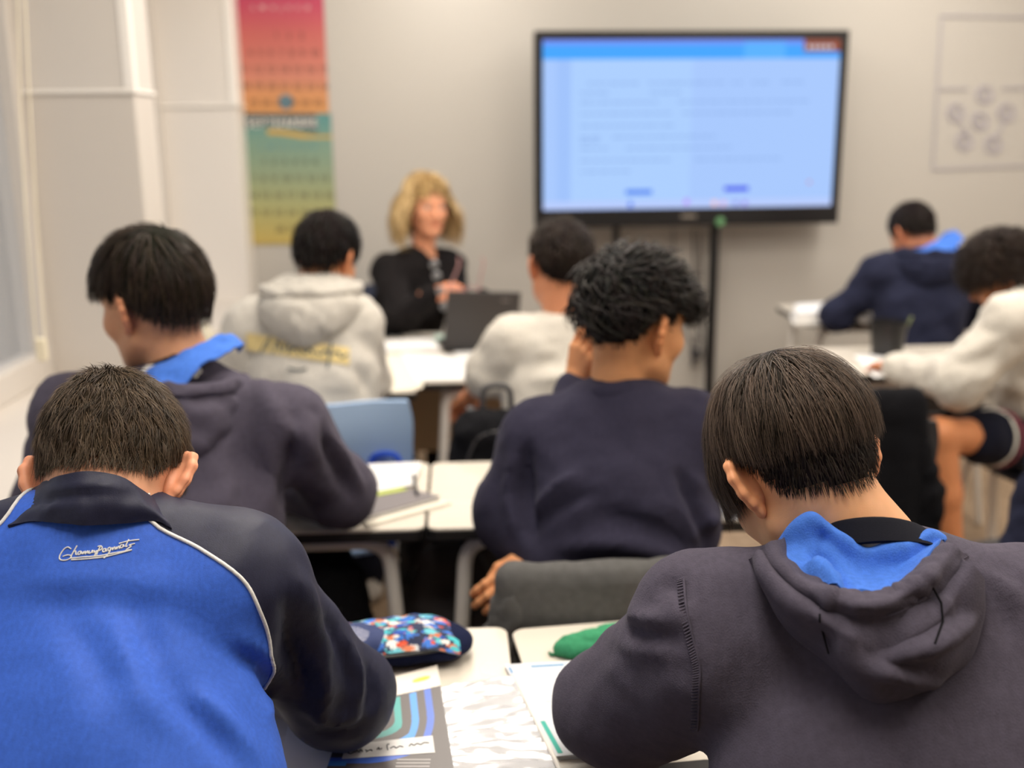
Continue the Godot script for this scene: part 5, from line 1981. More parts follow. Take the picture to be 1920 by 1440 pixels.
	# white handwriting stitched across the shoulders
	var strokes := [
		[[640, 430], [610, 412], [575, 432], [545, 475], [534, 510], [550, 528], [592, 530], [630, 514], [640, 490], [605, 484], [565, 496]],
		[[694, 398], [665, 448], [642, 488]], [[655, 462], [680, 446], [682, 478], [694, 478]],
		[[728, 450], [707, 455], [700, 478], [720, 476], [730, 450], [738, 476]],
		[[752, 450], [747, 474], [768, 448], [766, 474], [790, 446], [790, 470]], [[804, 444], [800, 468], [820, 462], [832, 440], [834, 464]],
		[[846, 440], [852, 462], [872, 440], [850, 492]], [[905, 405], [885, 440], [868, 482]], [[880, 408], [910, 402], [918, 426], [890, 446]],
		[[948, 425], [927, 434], [926, 455], [946, 450], [952, 425], [958, 452]], [[992, 414], [972, 424], [974, 445], [992, 440], [998, 414], [985, 456], [950, 500], [932, 512]],
		[[1012, 414], [1010, 440], [1032, 410], [1036, 436]], [[1048, 408], [1048, 432], [1068, 404], [1074, 428]], [[1102, 390], [1082, 400], [1086, 420], [1104, 412], [1110, 390], [1116, 410]],
		[[1160, 342], [1140, 380], [1130, 408], [1150, 402]], [[1070, 380], [1160, 356], [1254, 345]], [[1215, 380], [1160, 396], [1182, 404], [1132, 440], [1188, 436]],
		[[640, 512], [760, 501], [900, 490], [1000, 470], [1140, 446]], [[640, 527], [760, 520], [930, 502], [1050, 474], [1188, 437]]]
	var tx := MB.new()
	var thin := piping([], 0.001)
	for st in strokes:
		var pts := []
		for q in st:
			var px: float = q[0] / 4.8
			var py: float = 940.0 + q[1] / 4.8
			var h := near_surface(mb, px, py, P)
			pts.append(h)
		tube(tx, smooth_line(pts, 3), 0.00075, 6)
	obj("stitched_lettering", tx, M.pipe_white, P.root, P.base)

func near_surface(mb: MB, px: float, py: float, P: Dictionary) -> Vector3:
	# the place on a finished cloth mesh on the sight line of a pixel
	var p := trace(P.fields, px, py, 0.7, 3.5)
	var dirn := (p - cam.position).normalized()
	var best := -1.0
	var z := 0.0
	for k in range(0, mb.i.size(), 3):
		var a := mb.v[mb.i[k]]
		if a.distance_squared_to(p) > 0.0016: continue
		var hit_: Variant = Geometry3D.ray_intersects_triangle(cam.position, dirn, a, mb.v[mb.i[k + 1]], mb.v[mb.i[k + 2]])
		if hit_ != null:
			var d: float = hit_.distance_to(cam.position)
			if best < 0.0 or d < best: best = d
	if best < 0.0: return p - dirn * 0.001
	return cam.position + dirn * (best - 0.0006)

func grey_hoodie(P: Dictionary, J: Dictionary) -> void:
	var mb: MB = P.top
	folds(mb, [], 0.004, 8.0)
	creases(mb, [
		[[[1180, 1152], [1215, 1165], [1255, 1165]], 0.011, 0.013], [[[1180, 1178], [1225, 1192], [1280, 1205]], 0.013, -0.011], [[[1150, 1185], [1200, 1215], [1240, 1225]], 0.014, 0.008], [[[1205, 1235], [1250, 1250], [1300, 1270]], 0.016, -0.006], [[[1120, 1210], [1160, 1250], [1200, 1300]], 0.018, 0.005],
		[[[1240, 1105], [1265, 1095], [1285, 1130]], 0.01, -0.007], [[[1262, 1120], [1272, 1150], [1280, 1180]], 0.009, 0.006], [[[1850, 1075], [1885, 1100], [1915, 1140]], 0.01, 0.007], [[[1838, 1095], [1870, 1140], [1890, 1190]], 0.011, -0.006], [[[1330, 1250], [1420, 1290], [1520, 1300]], 0.025, -0.004]])
	obj("hoodie", mb, M.grey_hoodie, P.root, P.base)
	var hb := func(px: float, py: float, off: float, lim: float) -> Vector3:
		var q := trace(P.fields, px, py, 0.75, 1.6)
		var z := -(cam.transform.affine_inverse() * q).z
		z = minf(z, lim) - off
		return at(px, py, z)
	var rim := [[1464, 1012], [1474, 1050], [1505, 1081], [1549, 1098], [1582, 1112], [1613, 1119], [1650, 1117], [1680, 1105], [1712, 1082], [1742, 1052], [1770, 1020]]
	var rz := [1.1, 1.075, 1.05, 1.025, 1.01, 1.0, 1.0, 1.01, 1.02, 1.04, 1.07]
	var hem := [[1430, 1030], [1450, 1066], [1494, 1108], [1537, 1130], [1584, 1146], [1611, 1152], [1661, 1148], [1703, 1126], [1746, 1096], [1778, 1066], [1802, 1040]]
	var bag_ := [[1412, 1046], [1424, 1085], [1452, 1132], [1490, 1178], [1537, 1226], [1575, 1262], [1645, 1316], [1720, 1298], [1800, 1250], [1832, 1160], [1838, 1090]]
	var g := [[], [], [], [], [], [], [], []]
	for k in 11:
		var r := at(rim[k][0], rim[k][1], rz[k])
		var hz: float = rz[k] - 0.012
		var h := at(hem[k][0], hem[k][1], hz)
		var hm := at((rim[k][0] + hem[k][0]) / 2.0, (rim[k][1] + hem[k][1]) / 2.0, rz[k] - 0.022)
		var b: Vector3 = hb.call(bag_[k][0], bag_[k][1], 0.004, 1.14)
		var bz := -(cam.transform.affine_inverse() * b).z
		var mid1 := at(lerpf(hem[k][0], bag_[k][0], 0.12), lerpf(hem[k][1], bag_[k][1], 0.12), hz + 0.004)
		var mid2 := at(lerpf(hem[k][0], bag_[k][0], 0.4), lerpf(hem[k][1], bag_[k][1], 0.4), minf(hz - 0.012, bz - 0.03))
		var mid3 := at(lerpf(hem[k][0], bag_[k][0], 0.78), lerpf(hem[k][1], bag_[k][1], 0.78), lerpf(hz, bz, 0.6) - 0.025)
		var under := at(lerpf(hem[k][0], bag_[k][0], 0.8), lerpf(hem[k][1], bag_[k][1], 0.8), bz + 0.02)
		g[0].append(r); g[1].append(hm); g[2].append(h); g[3].append(mid1); g[4].append(mid2); g[5].append(mid3); g[6].append(b); g[7].append(under)
	var hemb := MB.new()
	sheet(hemb, [g[0], g[1], g[2], g[3]], 8, 5, 0.0, 0.002, 45.0)
	var puck := []
	for k in 16:
		var f := (k + 0.5) / 16.0 * 9.8
		var a_ := int(f)
		var ff := f - a_
		var px0: float = lerpf(rim[a_][0], rim[mini(a_ + 1, 10)][0], ff)
		var py0: float = lerpf(rim[a_][1], rim[mini(a_ + 1, 10)][1], ff)
		var px1: float = lerpf(hem[a_][0], hem[mini(a_ + 1, 10)][0], ff)
		var py1: float = lerpf(hem[a_][1], hem[mini(a_ + 1, 10)][1], ff)
		puck.append([[[px0 + 2, py0 + 2], [px1 - 1, py1 - 2]], 0.0045, -0.0032 - 0.002 * (k % 3)])
	creases(hemb, puck)
	thicken(hemb, 0.005)
	var ho := MB.new()
	sheet(ho, [g[2], g[3], g[4], g[5], g[6], g[7]], 9, 8, 0.0, 0.005, 12.0)
	creases(ho, [
		[[[1590, 1242], [1670, 1262], [1756, 1278]], 0.006, -0.013], [[[1600, 1228], [1680, 1246], [1750, 1258]], 0.011, 0.008], [[[1655, 1242], [1735, 1215], [1822, 1160]], 0.006, -0.014], [[[1650, 1220], [1730, 1190], [1815, 1135]], 0.012, 0.008],
		[[[1545, 1150], [1610, 1168], [1690, 1162], [1745, 1118]], 0.009, -0.009], [[[1552, 1190], [1620, 1200], [1700, 1196]], 0.016, 0.007], [[[1430, 1060], [1470, 1130], [1540, 1200]], 0.008, -0.007], [[[1450, 1085], [1500, 1150], [1560, 1215]], 0.012, 0.005], [[[1790, 1065], [1812, 1110], [1800, 1160]], 0.009, 0.006], [[[1765, 1120], [1772, 1160], [1755, 1200]], 0.006, -0.006], [[[1620, 1270], [1680, 1290], [1740, 1288]], 0.012, 0.006]])
	thicken(ho, 0.004)
	var hood_node := obj("hood", ho, M.grey_hoodie, P.root, P.base)
	obj("hood_hem", hemb, M.grey_hoodie, hood_node, P.base)
	# lining
	var topl := [[1462, 1016], [1486, 988], [1518, 968], [1548, 982], [1580, 1003], [1620, 1030], [1661, 1026], [1698, 1020], [1720, 1012], [1742, 1000], [1766, 1012]]
	var tz := [1.12, 1.1, 1.09, 1.085, 1.08, 1.075, 1.07, 1.07, 1.075, 1.085, 1.095]
	var lg := [[], [], [], []]
	for k in 11:
		var t := at(topl[k][0], topl[k][1], tz[k])
		var r := at(rim[k][0], rim[k][1], rz[k])
		var sag := 0.028 * sin(PI * k / 10.0)
		lg[0].append(at(topl[k][0], topl[k][1] + 14, tz[k] + 0.03))
		lg[1].append(t)
		lg[2].append(at(lerpf(topl[k][0], rim[k][0], 0.5), lerpf(topl[k][1], rim[k][1], 0.55), lerpf(tz[k], rz[k], 0.35) + sag * 0.4))
		lg[3].append(r)
	var ln := MB.new()
	sheet(ln, lg, 8, 8, 0.0, 0.003, 18.0)
	creases(ln, [[[[1492, 998], [1540, 1050], [1605, 1108]], 0.008, 0.018], [[[1482, 1022], [1530, 1072], [1585, 1104]], 0.006, -0.02], [[[1548, 1000], [1575, 1050], [1615, 1108]], 0.008, -0.022], [[[1510, 985], [1545, 1010], [1600, 1060]], 0.009, 0.008], [[[1722, 1014], [1724, 1040], [1712, 1075]], 0.005, -0.008], [[[1745, 1006], [1745, 1030], [1735, 1050]], 0.008, 0.007], [[[1600, 1020], [1640, 1040], [1700, 1035]], 0.012, 0.006]])
	thicken(ln, 0.004)
	obj("hood_lining", ln, M.lining, hood_node, P.base)
	# seams stitched on the hood
	var sm := MB.new()
	for q in [[[1537, 1131], [1537, 1165], [1548, 1205], [1555, 1230]], [[1746, 1096], [1765, 1130], [1768, 1165], [1750, 1215]]]:
		var pts := []
		for k in q.size() - 1:
			for j in 6: pts.append(near_mesh(ho, lerpf(q[k][0], q[k + 1][0], j / 6.0), lerpf(q[k][1], q[k + 1][1], j / 6.0)))
		tube(sm, pts, 0.0011, 5)
	obj("hood_seam", sm, M.black_fabric, hood_node, P.base)
	# the shoulder seam: a double row of stitches
	var ss := MB.new()
	var line := []
	for q in [[1282, 1085], [1287, 1140], [1300, 1200], [1312, 1250], [1311, 1300], [1309, 1360], [1304, 1405]]:
		line.append(near_surface(mb, q[0], q[1], P))
	line = smooth_line(line, 10)
	tube(ss, line, 0.0016, 6)
	for k in range(0, line.size() - 1, 1):
		var tgt: Vector3 = (line[k + 1] - line[k]).normalized()
		var across := tgt.cross(cam.position - line[k]).normalized()
		tube(ss, [line[k] + across * 0.001, line[k] + across * 0.0075 + tgt * 0.002], 0.0011, 5)
	obj("shoulder_seam", ss, M.grey_hoodie, P.root, P.base)
	# the T-shirt's neckband and the white yoke under it
	var ax: Vector3 = (J.head.origin - J.nk).normalized().lerp(P.up, 0.5).normalized()
	var cb: Vector3 = P.side.cross(ax).normalized()
	var cc := at(1632, 1024, 1.145)
	obj("shirt_collar", ring_band(cc, P.side, ax, cb, [Vector3(0.016, -0.012, 0.02), Vector3(0.008, 0.004, 0.02), Vector3(0.002, 0.016, 0.02), Vector3(-0.002, 0.018, 0.02)], 0.062, 0.064, -180, 180, 40, 0.004), M.black_rib, P.root, P.base)
	obj("shirt", ring_band(at(1632, 1022, 1.152), P.side, ax, cb, [Vector3(0.016, -0.03, 0.02), Vector3(0.015, -0.02, 0.02), Vector3(0.011, -0.01, 0.02)], 0.062, 0.064, -180, 180, 40, 0.003), M.white_rib, P.root, P.base)

func near_mesh(mb: MB, px: float, py: float) -> Vector3:
	var dirn := (at(px, py, 1.0) - cam.position).normalized()
	var best := 9.0
	for k in range(0, mb.i.size(), 3):
		var h: Variant = Geometry3D.ray_intersects_triangle(cam.position, dirn, mb.v[mb.i[k]], mb.v[mb.i[k + 1]], mb.v[mb.i[k + 2]])
		if h != null: best = minf(best, h.distance_to(cam.position))
	if best > 8.0: return at(px, py, 1.0)
	return cam.position + dirn * (best - 0.0008)

func print_on_hoodie(P: Dictionary) -> void:
	var mb: MB = P.top
	var band := MB.new()
	var g := [[], [], []]
	for k in 9:
		var f := k / 8.0
		for r in 3:
			var q := near_surface(mb, lerpf(462, 655, f), lerpf(640, 668, f) + (r - 1) * 16, P)
			g[r].append(q + (cam.position - q).normalized() * 0.004)
	sheet(band, g, 3, 3, 0.002)
	obj("yellow_print", band, cloth(232, 210, 150, 0.1), P.root, P.base)
	var ink := MB.new()
	for st in [[[488, 662], [500, 640], [508, 634], [498, 655]], [[512, 662], [520, 640], [528, 660], [538, 638]], [[545, 640], [540, 662], [552, 652], [560, 664]], [[566, 656], [574, 662], [582, 654], [588, 664]], [[592, 660], [602, 664], [612, 656], [618, 668]], [[622, 640], [614, 690]], [[622, 664], [634, 660], [640, 670], [652, 664]], [[540, 690], [560, 694], [575, 690]]]:
		var pts := []
		for q in st:
			var p := near_surface(mb, q[0], q[1], P)
			pts.append(p + (cam.position - p).normalized() * 0.006)
		tube(ink, smooth_line(pts, 4), 0.0032, 5)
	tag(obj("lettering_print", ink, mat(96, 104, 108, 0.8), P.root, P.base), "", "", "", "stuff")

func slab_on(px: Array, h: float, thick: float, called: String, label: String, cat: String, cover: Material, pages: Material = null, group := "") -> Node3D:
	# a book or folder whose top corners (far-left, far-right, near-right, near-left) are seen at these pixels; h is its top height
	var c := []
	for p in px: c.append(on(p[0], p[1], h))
	var ctr: Vector3 = (c[0] + c[1] + c[2] + c[3]) / 4.0
	var base := Vector3(ctr.x, h - thick, ctr.z)
	var o := thing(called, base, label, cat, 0.0, group)
	var top := []
	for p in c: top.append(p - base)
	var ct := minf(0.0015, thick * 0.25)
	for lay in [[0.0, ct, 1.0, cover, "back_cover"], [ct, thick - ct, 0.985, pages if pages else cover, "pages"], [thick - ct, thick, 1.0, cover, "cover"]]:
		var mb := MB.new()
		var mid: Vector3 = (top[0] + top[1] + top[2] + top[3]) / 4.0
		var q := []
		for p in top:
			var v: Vector3 = mid + (p - mid) * lay[2]
			q.append(Vector3(v.x, 0, v.z))
		var up := Vector3.UP
		_face(mb, [q[0] + up * lay[1], q[1] + up * lay[1], q[2] + up * lay[1], q[3] + up * lay[1]], up, [Vector2(0, 0), Vector2(1, 0), Vector2(1, 1), Vector2(0, 1)])
		_face(mb, [q[0] + up * lay[0], q[1] + up * lay[0], q[2] + up * lay[0], q[3] + up * lay[0]], -up, [Vector2(0.9, 0.9), Vector2(0.95, 0.9), Vector2(0.95, 0.95), Vector2(0.9, 0.95)])
		for k in 4:
			var a: Vector3 = q[k]
			var b: Vector3 = q[(k + 1) % 4]
			var nn := (b - a).cross(up).normalized()
			if nn.dot(a + b - 2.0 * Vector3(mid.x, 0, mid.z)) < 0: nn = -nn
			_face(mb, [a + up * lay[0], b + up * lay[0], b + up * lay[1], a + up * lay[1]], nn, [Vector2(0.9, 0.9), Vector2(0.95, 0.9), Vector2(0.95, 0.95), Vector2(0.9, 0.95)])
		obj(lay[4], mb, lay[3], o)
	o.set_meta("corners", c)
	return o

func cover_point(c: Array, u: float, v: float) -> Vector3:
	return c[0].lerp(c[1], u).lerp(c[3].lerp(c[2], u), v)

func build_items() -> void:
	var D := 0.75
	# --- chairs
	chair(Vector3(-0.4, 0, -0.72), 0.0, M.dark_grey, "dark school chair under the boy in the blue track jacket")
	chair(Vector3(0.48, 0, -0.62), 0.1, M.dark_grey, "dark school chair under the boy in the faded grey hoodie")
	chair(Vector3(-0.53, 0, -1.84), 0.0, M.dark_grey, "dark school chair under the boy turned towards the window", null, 0.72)
	chair(Vector3(0.27, 0, -1.89), -0.05, M.dark_grey, "school chair with the grey jacket hung over its back", null, 0.8)
	chair(Vector3(-0.37, 0, -2.82), 0.24, mat(150, 178, 214, 0.45), "light blue plastic school chair under the boy in the printed hoodie", null, 0.885)
	chair(Vector3(0.3, 0, -2.9), 0.2, M.dark_grey, "dark school chair with a black rucksack on its back", null, 0.76)
	chair(Vector3(2.0, 0, -3.3), PI / 2, mat(34, 36, 48, 0.5), "dark school chair with white tube legs under the curly-haired boy", null, 0.76)
	chair(Vector3(1.88, 0, -4.06), 0.0, M.dark_grey, "dark school chair under the boy at the wall", null, 0.74)
	chair(Vector3(-0.32, 0, -4.62), PI, mat(38, 46, 70, 0.5), "navy chair behind the teacher's table", M.black_metal, 0.88)
	chair(Vector3(1.18, 0, -2.95), -0.2, M.dark_grey, "empty school chair with the black coat over its back", null, 0.78)
	chair(Vector3(1.47, 0, -2.45), 0.2, M.dark_grey, "empty school chair with the navy coat over its back", null, 0.8)
	# --- coats hung over chairs
	draped_coat("grey_jacket", Vector3(0.275, 0, -1.645), -0.05, 0.46, 0.838, 0.36, M.grey_jacket, "grey waterproof jacket hung over a chair back")
	draped_coat("black_coat", Vector3(1.18, 0, -2.72), -0.2, 0.22, 0.86, 0.3, M.black_fabric, "long black coat hung over an empty chair")
	draped_coat("navy_coat", Vector3(1.45, 0, -2.22), 0.2, 0.34, 0.84, 0.3, M.dark_navy, "navy coat hung over an empty chair beside the curly-haired boy")
	# --- bags
	bag("rucksack", Vector3(-0.34, 0.22, -2.16), Vector3(0.24, 0.46, 0.17), M.black_fabric, "black rucksack hanging under the second-row desk with the grey-covered book", "bag")
	bag("hanging_bag", Vector3(-0.03, 0.36, -2.26), Vector3(0.26, 0.34, 0.14), mat(44, 38, 38, 0.8), "dark brown bag hanging under a desk", "bag")
	bag("rucksack", Vector3(0.1, 0.44, -2.66), Vector3(0.26, 0.42, 0.17), M.black_fabric, "black rucksack hanging on the chair of the boy in plain white", "bag", Vector3.ZERO, M.dark_grey)
	bag("gym_bag", Vector3(-0.2, 0.5, -2.6), Vector3(0.14, 0.2, 0.1), cloth(44, 84, 200, 0.1), "bright blue gym bag hanging beside the light blue chair", "bag")
	# --- first-row table: patterned pencil case
	var pc := on(728, 1238, D)
	var o := thing("pencil_case", Vector3(pc.x, D, pc.z), "navy pencil case with a colourful splashed pattern", "pencil case", 0.12)
	var im := Image.create(256, 160, false, Image.FORMAT_RGB8)
	var rr := RandomNumberGenerator.new()
	rr.seed = 21
	im.fill(Color8(34, 44, 78))
	var cols := [Color8(226, 84, 52), Color8(226, 228, 226), Color8(70, 190, 200), Color8(58, 120, 214), Color8(236, 232, 226), Color8(30, 40, 74), Color8(110, 200, 214), Color8(40, 84, 180), Color8(214, 120, 80)]
	for k in 420:
		var cx := rr.randi_range(0, 255)
		var cy := rr.randi_range(0, 159)
		var r := rr.randi_range(2, 11)
		var cc: Color = cols[rr.randi() % cols.size()]
		for y in range(maxi(cy - r, 0), mini(cy + r, 160)):
			for x in range(maxi(cx - r * 2, 0), mini(cx + r * 2, 256)):
				if pow((x - cx) / 1.7, 2) + pow(y - cy, 2) < r * r * (0.6 + 0.5 * lump.get_noise_2d(x * 0.2, y * 0.2)): im.set_pixel(x, y, cc)
	for y in 160:
		for x in 256:
			var d := pow((x - 60.0) / 62.0, 2) + pow((y - 110.0) / 60.0, 2)
			if d < 1.0:
				var sp := lump.get_noise_2d(x * 0.35, y * 0.35)
				im.set_pixel(x, y, Color8(198, 196, 204) if sp > 0.15 and d < 0.32 else Color8(44, 58, 104))
	var pm := mat(255, 255, 255, 0.75)
	pm.albedo_texture = ImageTexture.create_from_image(im)
	var g := []
	for r in 6:
		var row := []
		for c in 7:
			var x := (c - 3) / 3.0
			var z := (r - 2.5) / 2.5
			var hgt := 0.058 * (1.0 - 0.35 * pow(absf(x), 6)) * (1.0 - 0.35 * pow(absf(z), 5))
			row.append(Vector3(x * 0.108, hgt, z * 0.052))
		g.append(row)
	var mb := MB.new()
	sheet(mb, g, 4, 4, 0.003, 0.004, 30.0)
	obj("patterned_top", mb, pm, o)
	mb = MB.new()
	var ps := [flatcap(Vector3(-0.085, 0.024, 0), Vector3(0.085, 0.024, 0), 0.05, 0.05, Vector3.UP, 2.15, 0.02)]
	mb = solid(ps, 0.006)
	for k in mb.v.size(): mb.v[k].y = maxf(mb.v[k].y, 0.0)
	folds(mb, [], 0.001, 30.0)
	obj("navy_body", mb, cloth(26, 32, 62, 0.1), o)
	mb = MB.new()
	tube(mb, smooth_line([Vector3(-0.11, 0.036, 0.03), Vector3(-0.06, 0.036, 0.0535), Vector3(0.06, 0.036, 0.0535), Vector3(0.11, 0.036, 0.03)], 6), 0.0022, 6)
	obj("zip", mb, M.black_plastic, o)
	# --- textbook with curved coloured bands
	var bc := [[664, 1288], [820, 1247], [852, 1448], [610, 1448]]
	im = Image.create(240, 340, false, Image.FORMAT_RGB8)
	var bands := [[55.0, Color8(76, 170, 166)], [100.0, Color8(80, 156, 240)], [141.0, Color8(76, 112, 210)], [16.0, Color8(84, 160, 88)]]
	for y in 340:
		for x in 240:
			var c := Color8(92, 86, 86)
			if y < 74 + (x - 240) * 0.06: c = Color8(244, 236, 224)
			else:
				# bands run down and sweep to the left
				var cxr := 60.0
				var cyr := 150.0
				var q := 0.0
				if y < cyr and x > cxr: q = x - cxr
				elif x > cxr or y > cyr: q = Vector2(maxf(x - cxr, 0), (y - cyr) * 0.95).length() if x > cxr else (y - cyr) * 0.95
				for b in bands:
					if absf(q - b[0]) < 10.0 and y >= 74 and (x > cxr or y > cyr): c = b[1]
				if y > 300 and x < 34 and y < 318: c = Color8(66, 134, 214)
			im.set_pixel(x, y, c)
	for y in range(26, 44):
		for x in range(160, 216):
			if pow((x - 188) / 26.0, 2) + pow((y - 35) / 8.0, 2) < 1.0: im.set_pixel(x, y, Color8(206, 214, 92))
	for k in 3: im.fill_rect(Rect2i(128, 293 + k * 12, 64, 4), Color8(170, 166, 164))
	var cm := mat(255, 255, 255, 0.35)
	cm.albedo_texture = ImageTexture.create_from_image(im)
	var bk := slab_on(bc, D + 0.012, 0.0115, "textbook", "grey textbook with curved blue and green bands and a name label", "book", cm, M.paper)
	var c: Array = bk.get_meta("corners")
	mb = MB.new()
	var lp := [cover_point(c, 0.1, 0.72), cover_point(c, 0.86, 0.69), cover_point(c, 0.865, 0.84), cover_point(c, 0.1, 0.87)]
	for k in 4: lp[k] += Vector3(0, 0.0005, 0) - bk.position
	_face(mb, lp, Vector3.UP)
	obj("name_label", mb, M.paper, bk)
	mb = MB.new()
	var wr := [[[0.16, 0.78], [0.13, 0.8], [0.16, 0.82], [0.19, 0.8], [0.17, 0.78]], [[0.2, 0.81], [0.21, 0.79], [0.23, 0.81], [0.24, 0.785], [0.26, 0.805]], [[0.28, 0.79], [0.3, 0.8], [0.29, 0.81], [0.32, 0.79], [0.34, 0.8]], [[0.38, 0.79], [0.39, 0.77], [0.4, 0.79], [0.42, 0.78]], [[0.47, 0.8], [0.46, 0.75], [0.48, 0.745]], [[0.49, 0.785], [0.52, 0.77], [0.54, 0.785], [0.57, 0.77], [0.6, 0.78]], [[0.65, 0.775], [0.67, 0.755], [0.69, 0.77], [0.72, 0.755], [0.75, 0.765], [0.78, 0.75], [0.82, 0.755]]]
	for st in wr:
		var pts := []
		for q in st: pts.append(cover_point(c, q[0], q[1]) + Vector3(0, 0.0008, 0) - bk.position)
		tube(mb, smooth_line(pts, 4), 0.0007, 5)
	obj("handwriting", mb, M.ink, bk)
	for k in 3:
		pass
	# --- clear plastic sleeve with white sheets
	var pl := slab_on([[826, 1290], [958, 1268], [1045, 1448], [848, 1448]], D + 0.004, 0.0035, "plastic_sleeve", "white sheets in a creased clear plastic sleeve beside the textbook", "folder", mat(186, 188, 194, 0.7))
	c = pl.get_meta("corners")
	var film := mat(250, 250, 252, 0.12)
	film.transparency = BaseMaterial3D.TRANSPARENCY_ALPHA
	film.albedo_color.a = 0.3
	film.metallic_specular = 0.7
	g = []
	for r in 30:
		var row := []
		for k in 8:
			var p := cover_point(c, k / 7.0, r / 29.0) - pl.position
			p.y += 0.0012 + pow(absf(lump.get_noise_2d(k * 0.13 + r * 0.05, r * 0.8)), 1.5) * 0.008
			row.append(p)
		g.append(row)
	mb = MB.new()
	sheet(mb, g, 3, 2, 0.0004)
	obj("clear_film", mb, film, pl)
	mb = MB.new()
	var sp := []
	for k in 5: sp.append(cover_point(c, 1.0, k / 4.0) - pl.position + Vector3(0.004, 0.002, 0))
	tube(mb, sp, 0.0035, 8)
	obj("spine", mb, M.white_plastic, pl)
	# --- open workbook under the elbow
	var wb := slab_on([[946, 1246], [1120, 1236], [1250, 1400], [1040, 1418]], D + 0.007, 0.0065, "workbook", "white workbook with teal margins under the grey hoodie's elbow", "book", mat(220, 223, 228, 0.7), M.paper)
	c = wb.get_meta("corners")
	for q in [[0.02, 0.04, 0.03, 0.38, mat(84, 140, 190, 0.7)], [0.04, 0.66, 0.07, 0.98, mat(64, 176, 160, 0.7)], [0.26, 0.03, 0.6, 0.06, mat(120, 160, 196, 0.7)], [0.42, 0.5, 0.55, 0.57, mat(212, 206, 70, 0.7)]]:
		mb = MB.new()
		var fp := [cover_point(c, q[0], q[1]), cover_point(c, q[2] + 0.015, q[1]), cover_point(c, q[2] + 0.015, q[3]), cover_point(c, q[0], q[3])]
		for k in 4: fp[k] += Vector3(0, 0.0004, 0) - wb.position
		_face(mb, fp, Vector3.UP)
		obj("printed_bar", mb, q[4], wb)
	mb = MB.new()
	for k in 14:
		var v := 0.1 + k * 0.06
		tube(mb, [cover_point(c, 0.2, v) + Vector3(0, 0.0003, 0) - wb.position, cover_point(c, 0.8, v) + Vector3(0, 0.0003, 0) - wb.position], 0.0004, 4)
	obj("printed_lines", mb, mat(196, 202, 214, 0.8), wb)
	# --- green pouch
	var gp := on(1112, 1222, D)
	o = thing("green_pouch", Vector3(gp.x, D, gp.z), "small crumpled green cloth pouch on the desk", "pouch")
	mb = solid([flatcap(Vector3(-0.035, 0.014, 0.004), Vector3(0.05, 0.02, -0.01), 0.026, 0.034, Vector3.UP, 1.7, 0.02), cap(Vector3(-0.055, 0.006, 0.008), Vector3(-0.03, 0.012, 0.005), 0.005, 0.012, 0.015)], 0.005)
	folds(mb, [[Vector3(-0.05, 0.02, 0.0), Vector3(0.05, 0.03, 0.01), 0.006, 0.004], [Vector3(-0.04, 0.02, 0.012), Vector3(0.04, 0.03, 0.02), 0.006, -0.004]], 0.002, 40.0)
	for k in mb.v.size(): mb.v[k].y = maxf(mb.v[k].y, 0.0005)
	obj("cloth", mb, cloth(66, 150, 108, 0.2), o)
	mb = MB.new()
	tube(mb, smooth_line([Vector3(-0.05, 0.008, 0.01), Vector3(-0.065, 0.004, 0.012), Vector3(-0.07, 0.003, 0.004)], 4), 0.0025, 6)
	obj("drawstring", mb, cloth(48, 128, 90, 0.2), o)
	# --- notebook pages below the blue boy's elbow and the tablet on the other desk
	slab_on([[540, 1360], [640, 1350], [622, 1448], [520, 1448]], D + 0.006, 0.0055, "notebook", "ruled white notebook under the navy sleeve", "book", mat(226, 222, 216, 0.8), M.paper)
	slab_on([[1190, 1436], [1320, 1424], [1460, 1424], [1400, 1470]], D + 0.01, 0.0095, "tablet", "black tablet lying at the desk edge under the grey hoodie", "tablet", M.black_plastic)
	# --- second-row desk: grey book, exercise books, loose sheet
	var grey := mat(122, 116, 118, 0.55)
	slab_on([[650, 935], [770, 925], [846, 942], [690, 985]], D + 0.006, 0.0055, "exercise_book", "white exercise book below the grey-covered book", "book", M.paper_cream, M.paper, "books on the second-row desk")
	slab_on([[640, 938], [765, 915], [825, 930], [688, 968]], D + 0.016, 0.0095, "grey_book", "grey-covered book with a green strip lying on exercise books", "book", grey, M.paper, "books on the second-row desk")
	slab_on([[655, 930], [750, 912], [764, 918], [670, 936]], D + 0.0175, 0.0012, "green_strip_card", "yellow-green card lying on the grey-covered book", "card", mat(186, 200, 92, 0.6))
	slab_on([[655, 872], [790, 866], [775, 908], [660, 930]], D + 0.02, 0.002, "loose_sheet", "loose white sheet lying on top of the books of the second-row desk", "paper", M.paper)
	o = thing("pencil", on(778, 900, D + 0.022), "thin grey mechanical pencil beside the loose sheet", "pencil")
	mb = MB.new()
	tube(mb, [on(775, 890, D + 0.024) - o.position, on(782, 925, D + 0.02) - o.position], 0.004, 8)
	obj("barrel", mb, M.dark_grey, o)
	mb = MB.new()
	tube(mb, [on(782, 925, D + 0.02) - o.position, on(783, 929, D + 0.0195) - o.position], [0.0035, 0.001], 8)
	obj("point", mb, M.black_metal, o)
	var er := on(520, 988, D)
	o = thing("eraser", Vector3(er.x, D, er.z), "white eraser on the desk edge beside the grey sleeve", "eraser")
	obj("block", boxm(Vector3(0.035, 0.014, 0.022), Vector3(0, 0.007, 0), 0.004), M.white_plastic, o)
	obj("sleeve", boxm(Vector3(0.02, 0.0146, 0.0226), Vector3(0.004, 0.0073, 0), 0.003), M.paper_cream, o)
	# --- papers on the third-row desks and the teacher's table
	var grp := "loose papers on the front desks"
	sheet_of_paper([[705, 664], [800, 666], [792, 728], [690, 742]], D, M.paper_cream, "loose_paper", "cream sheet hanging over the front desk edge beside the printed hoodie", "paper", 0.0012, grp)
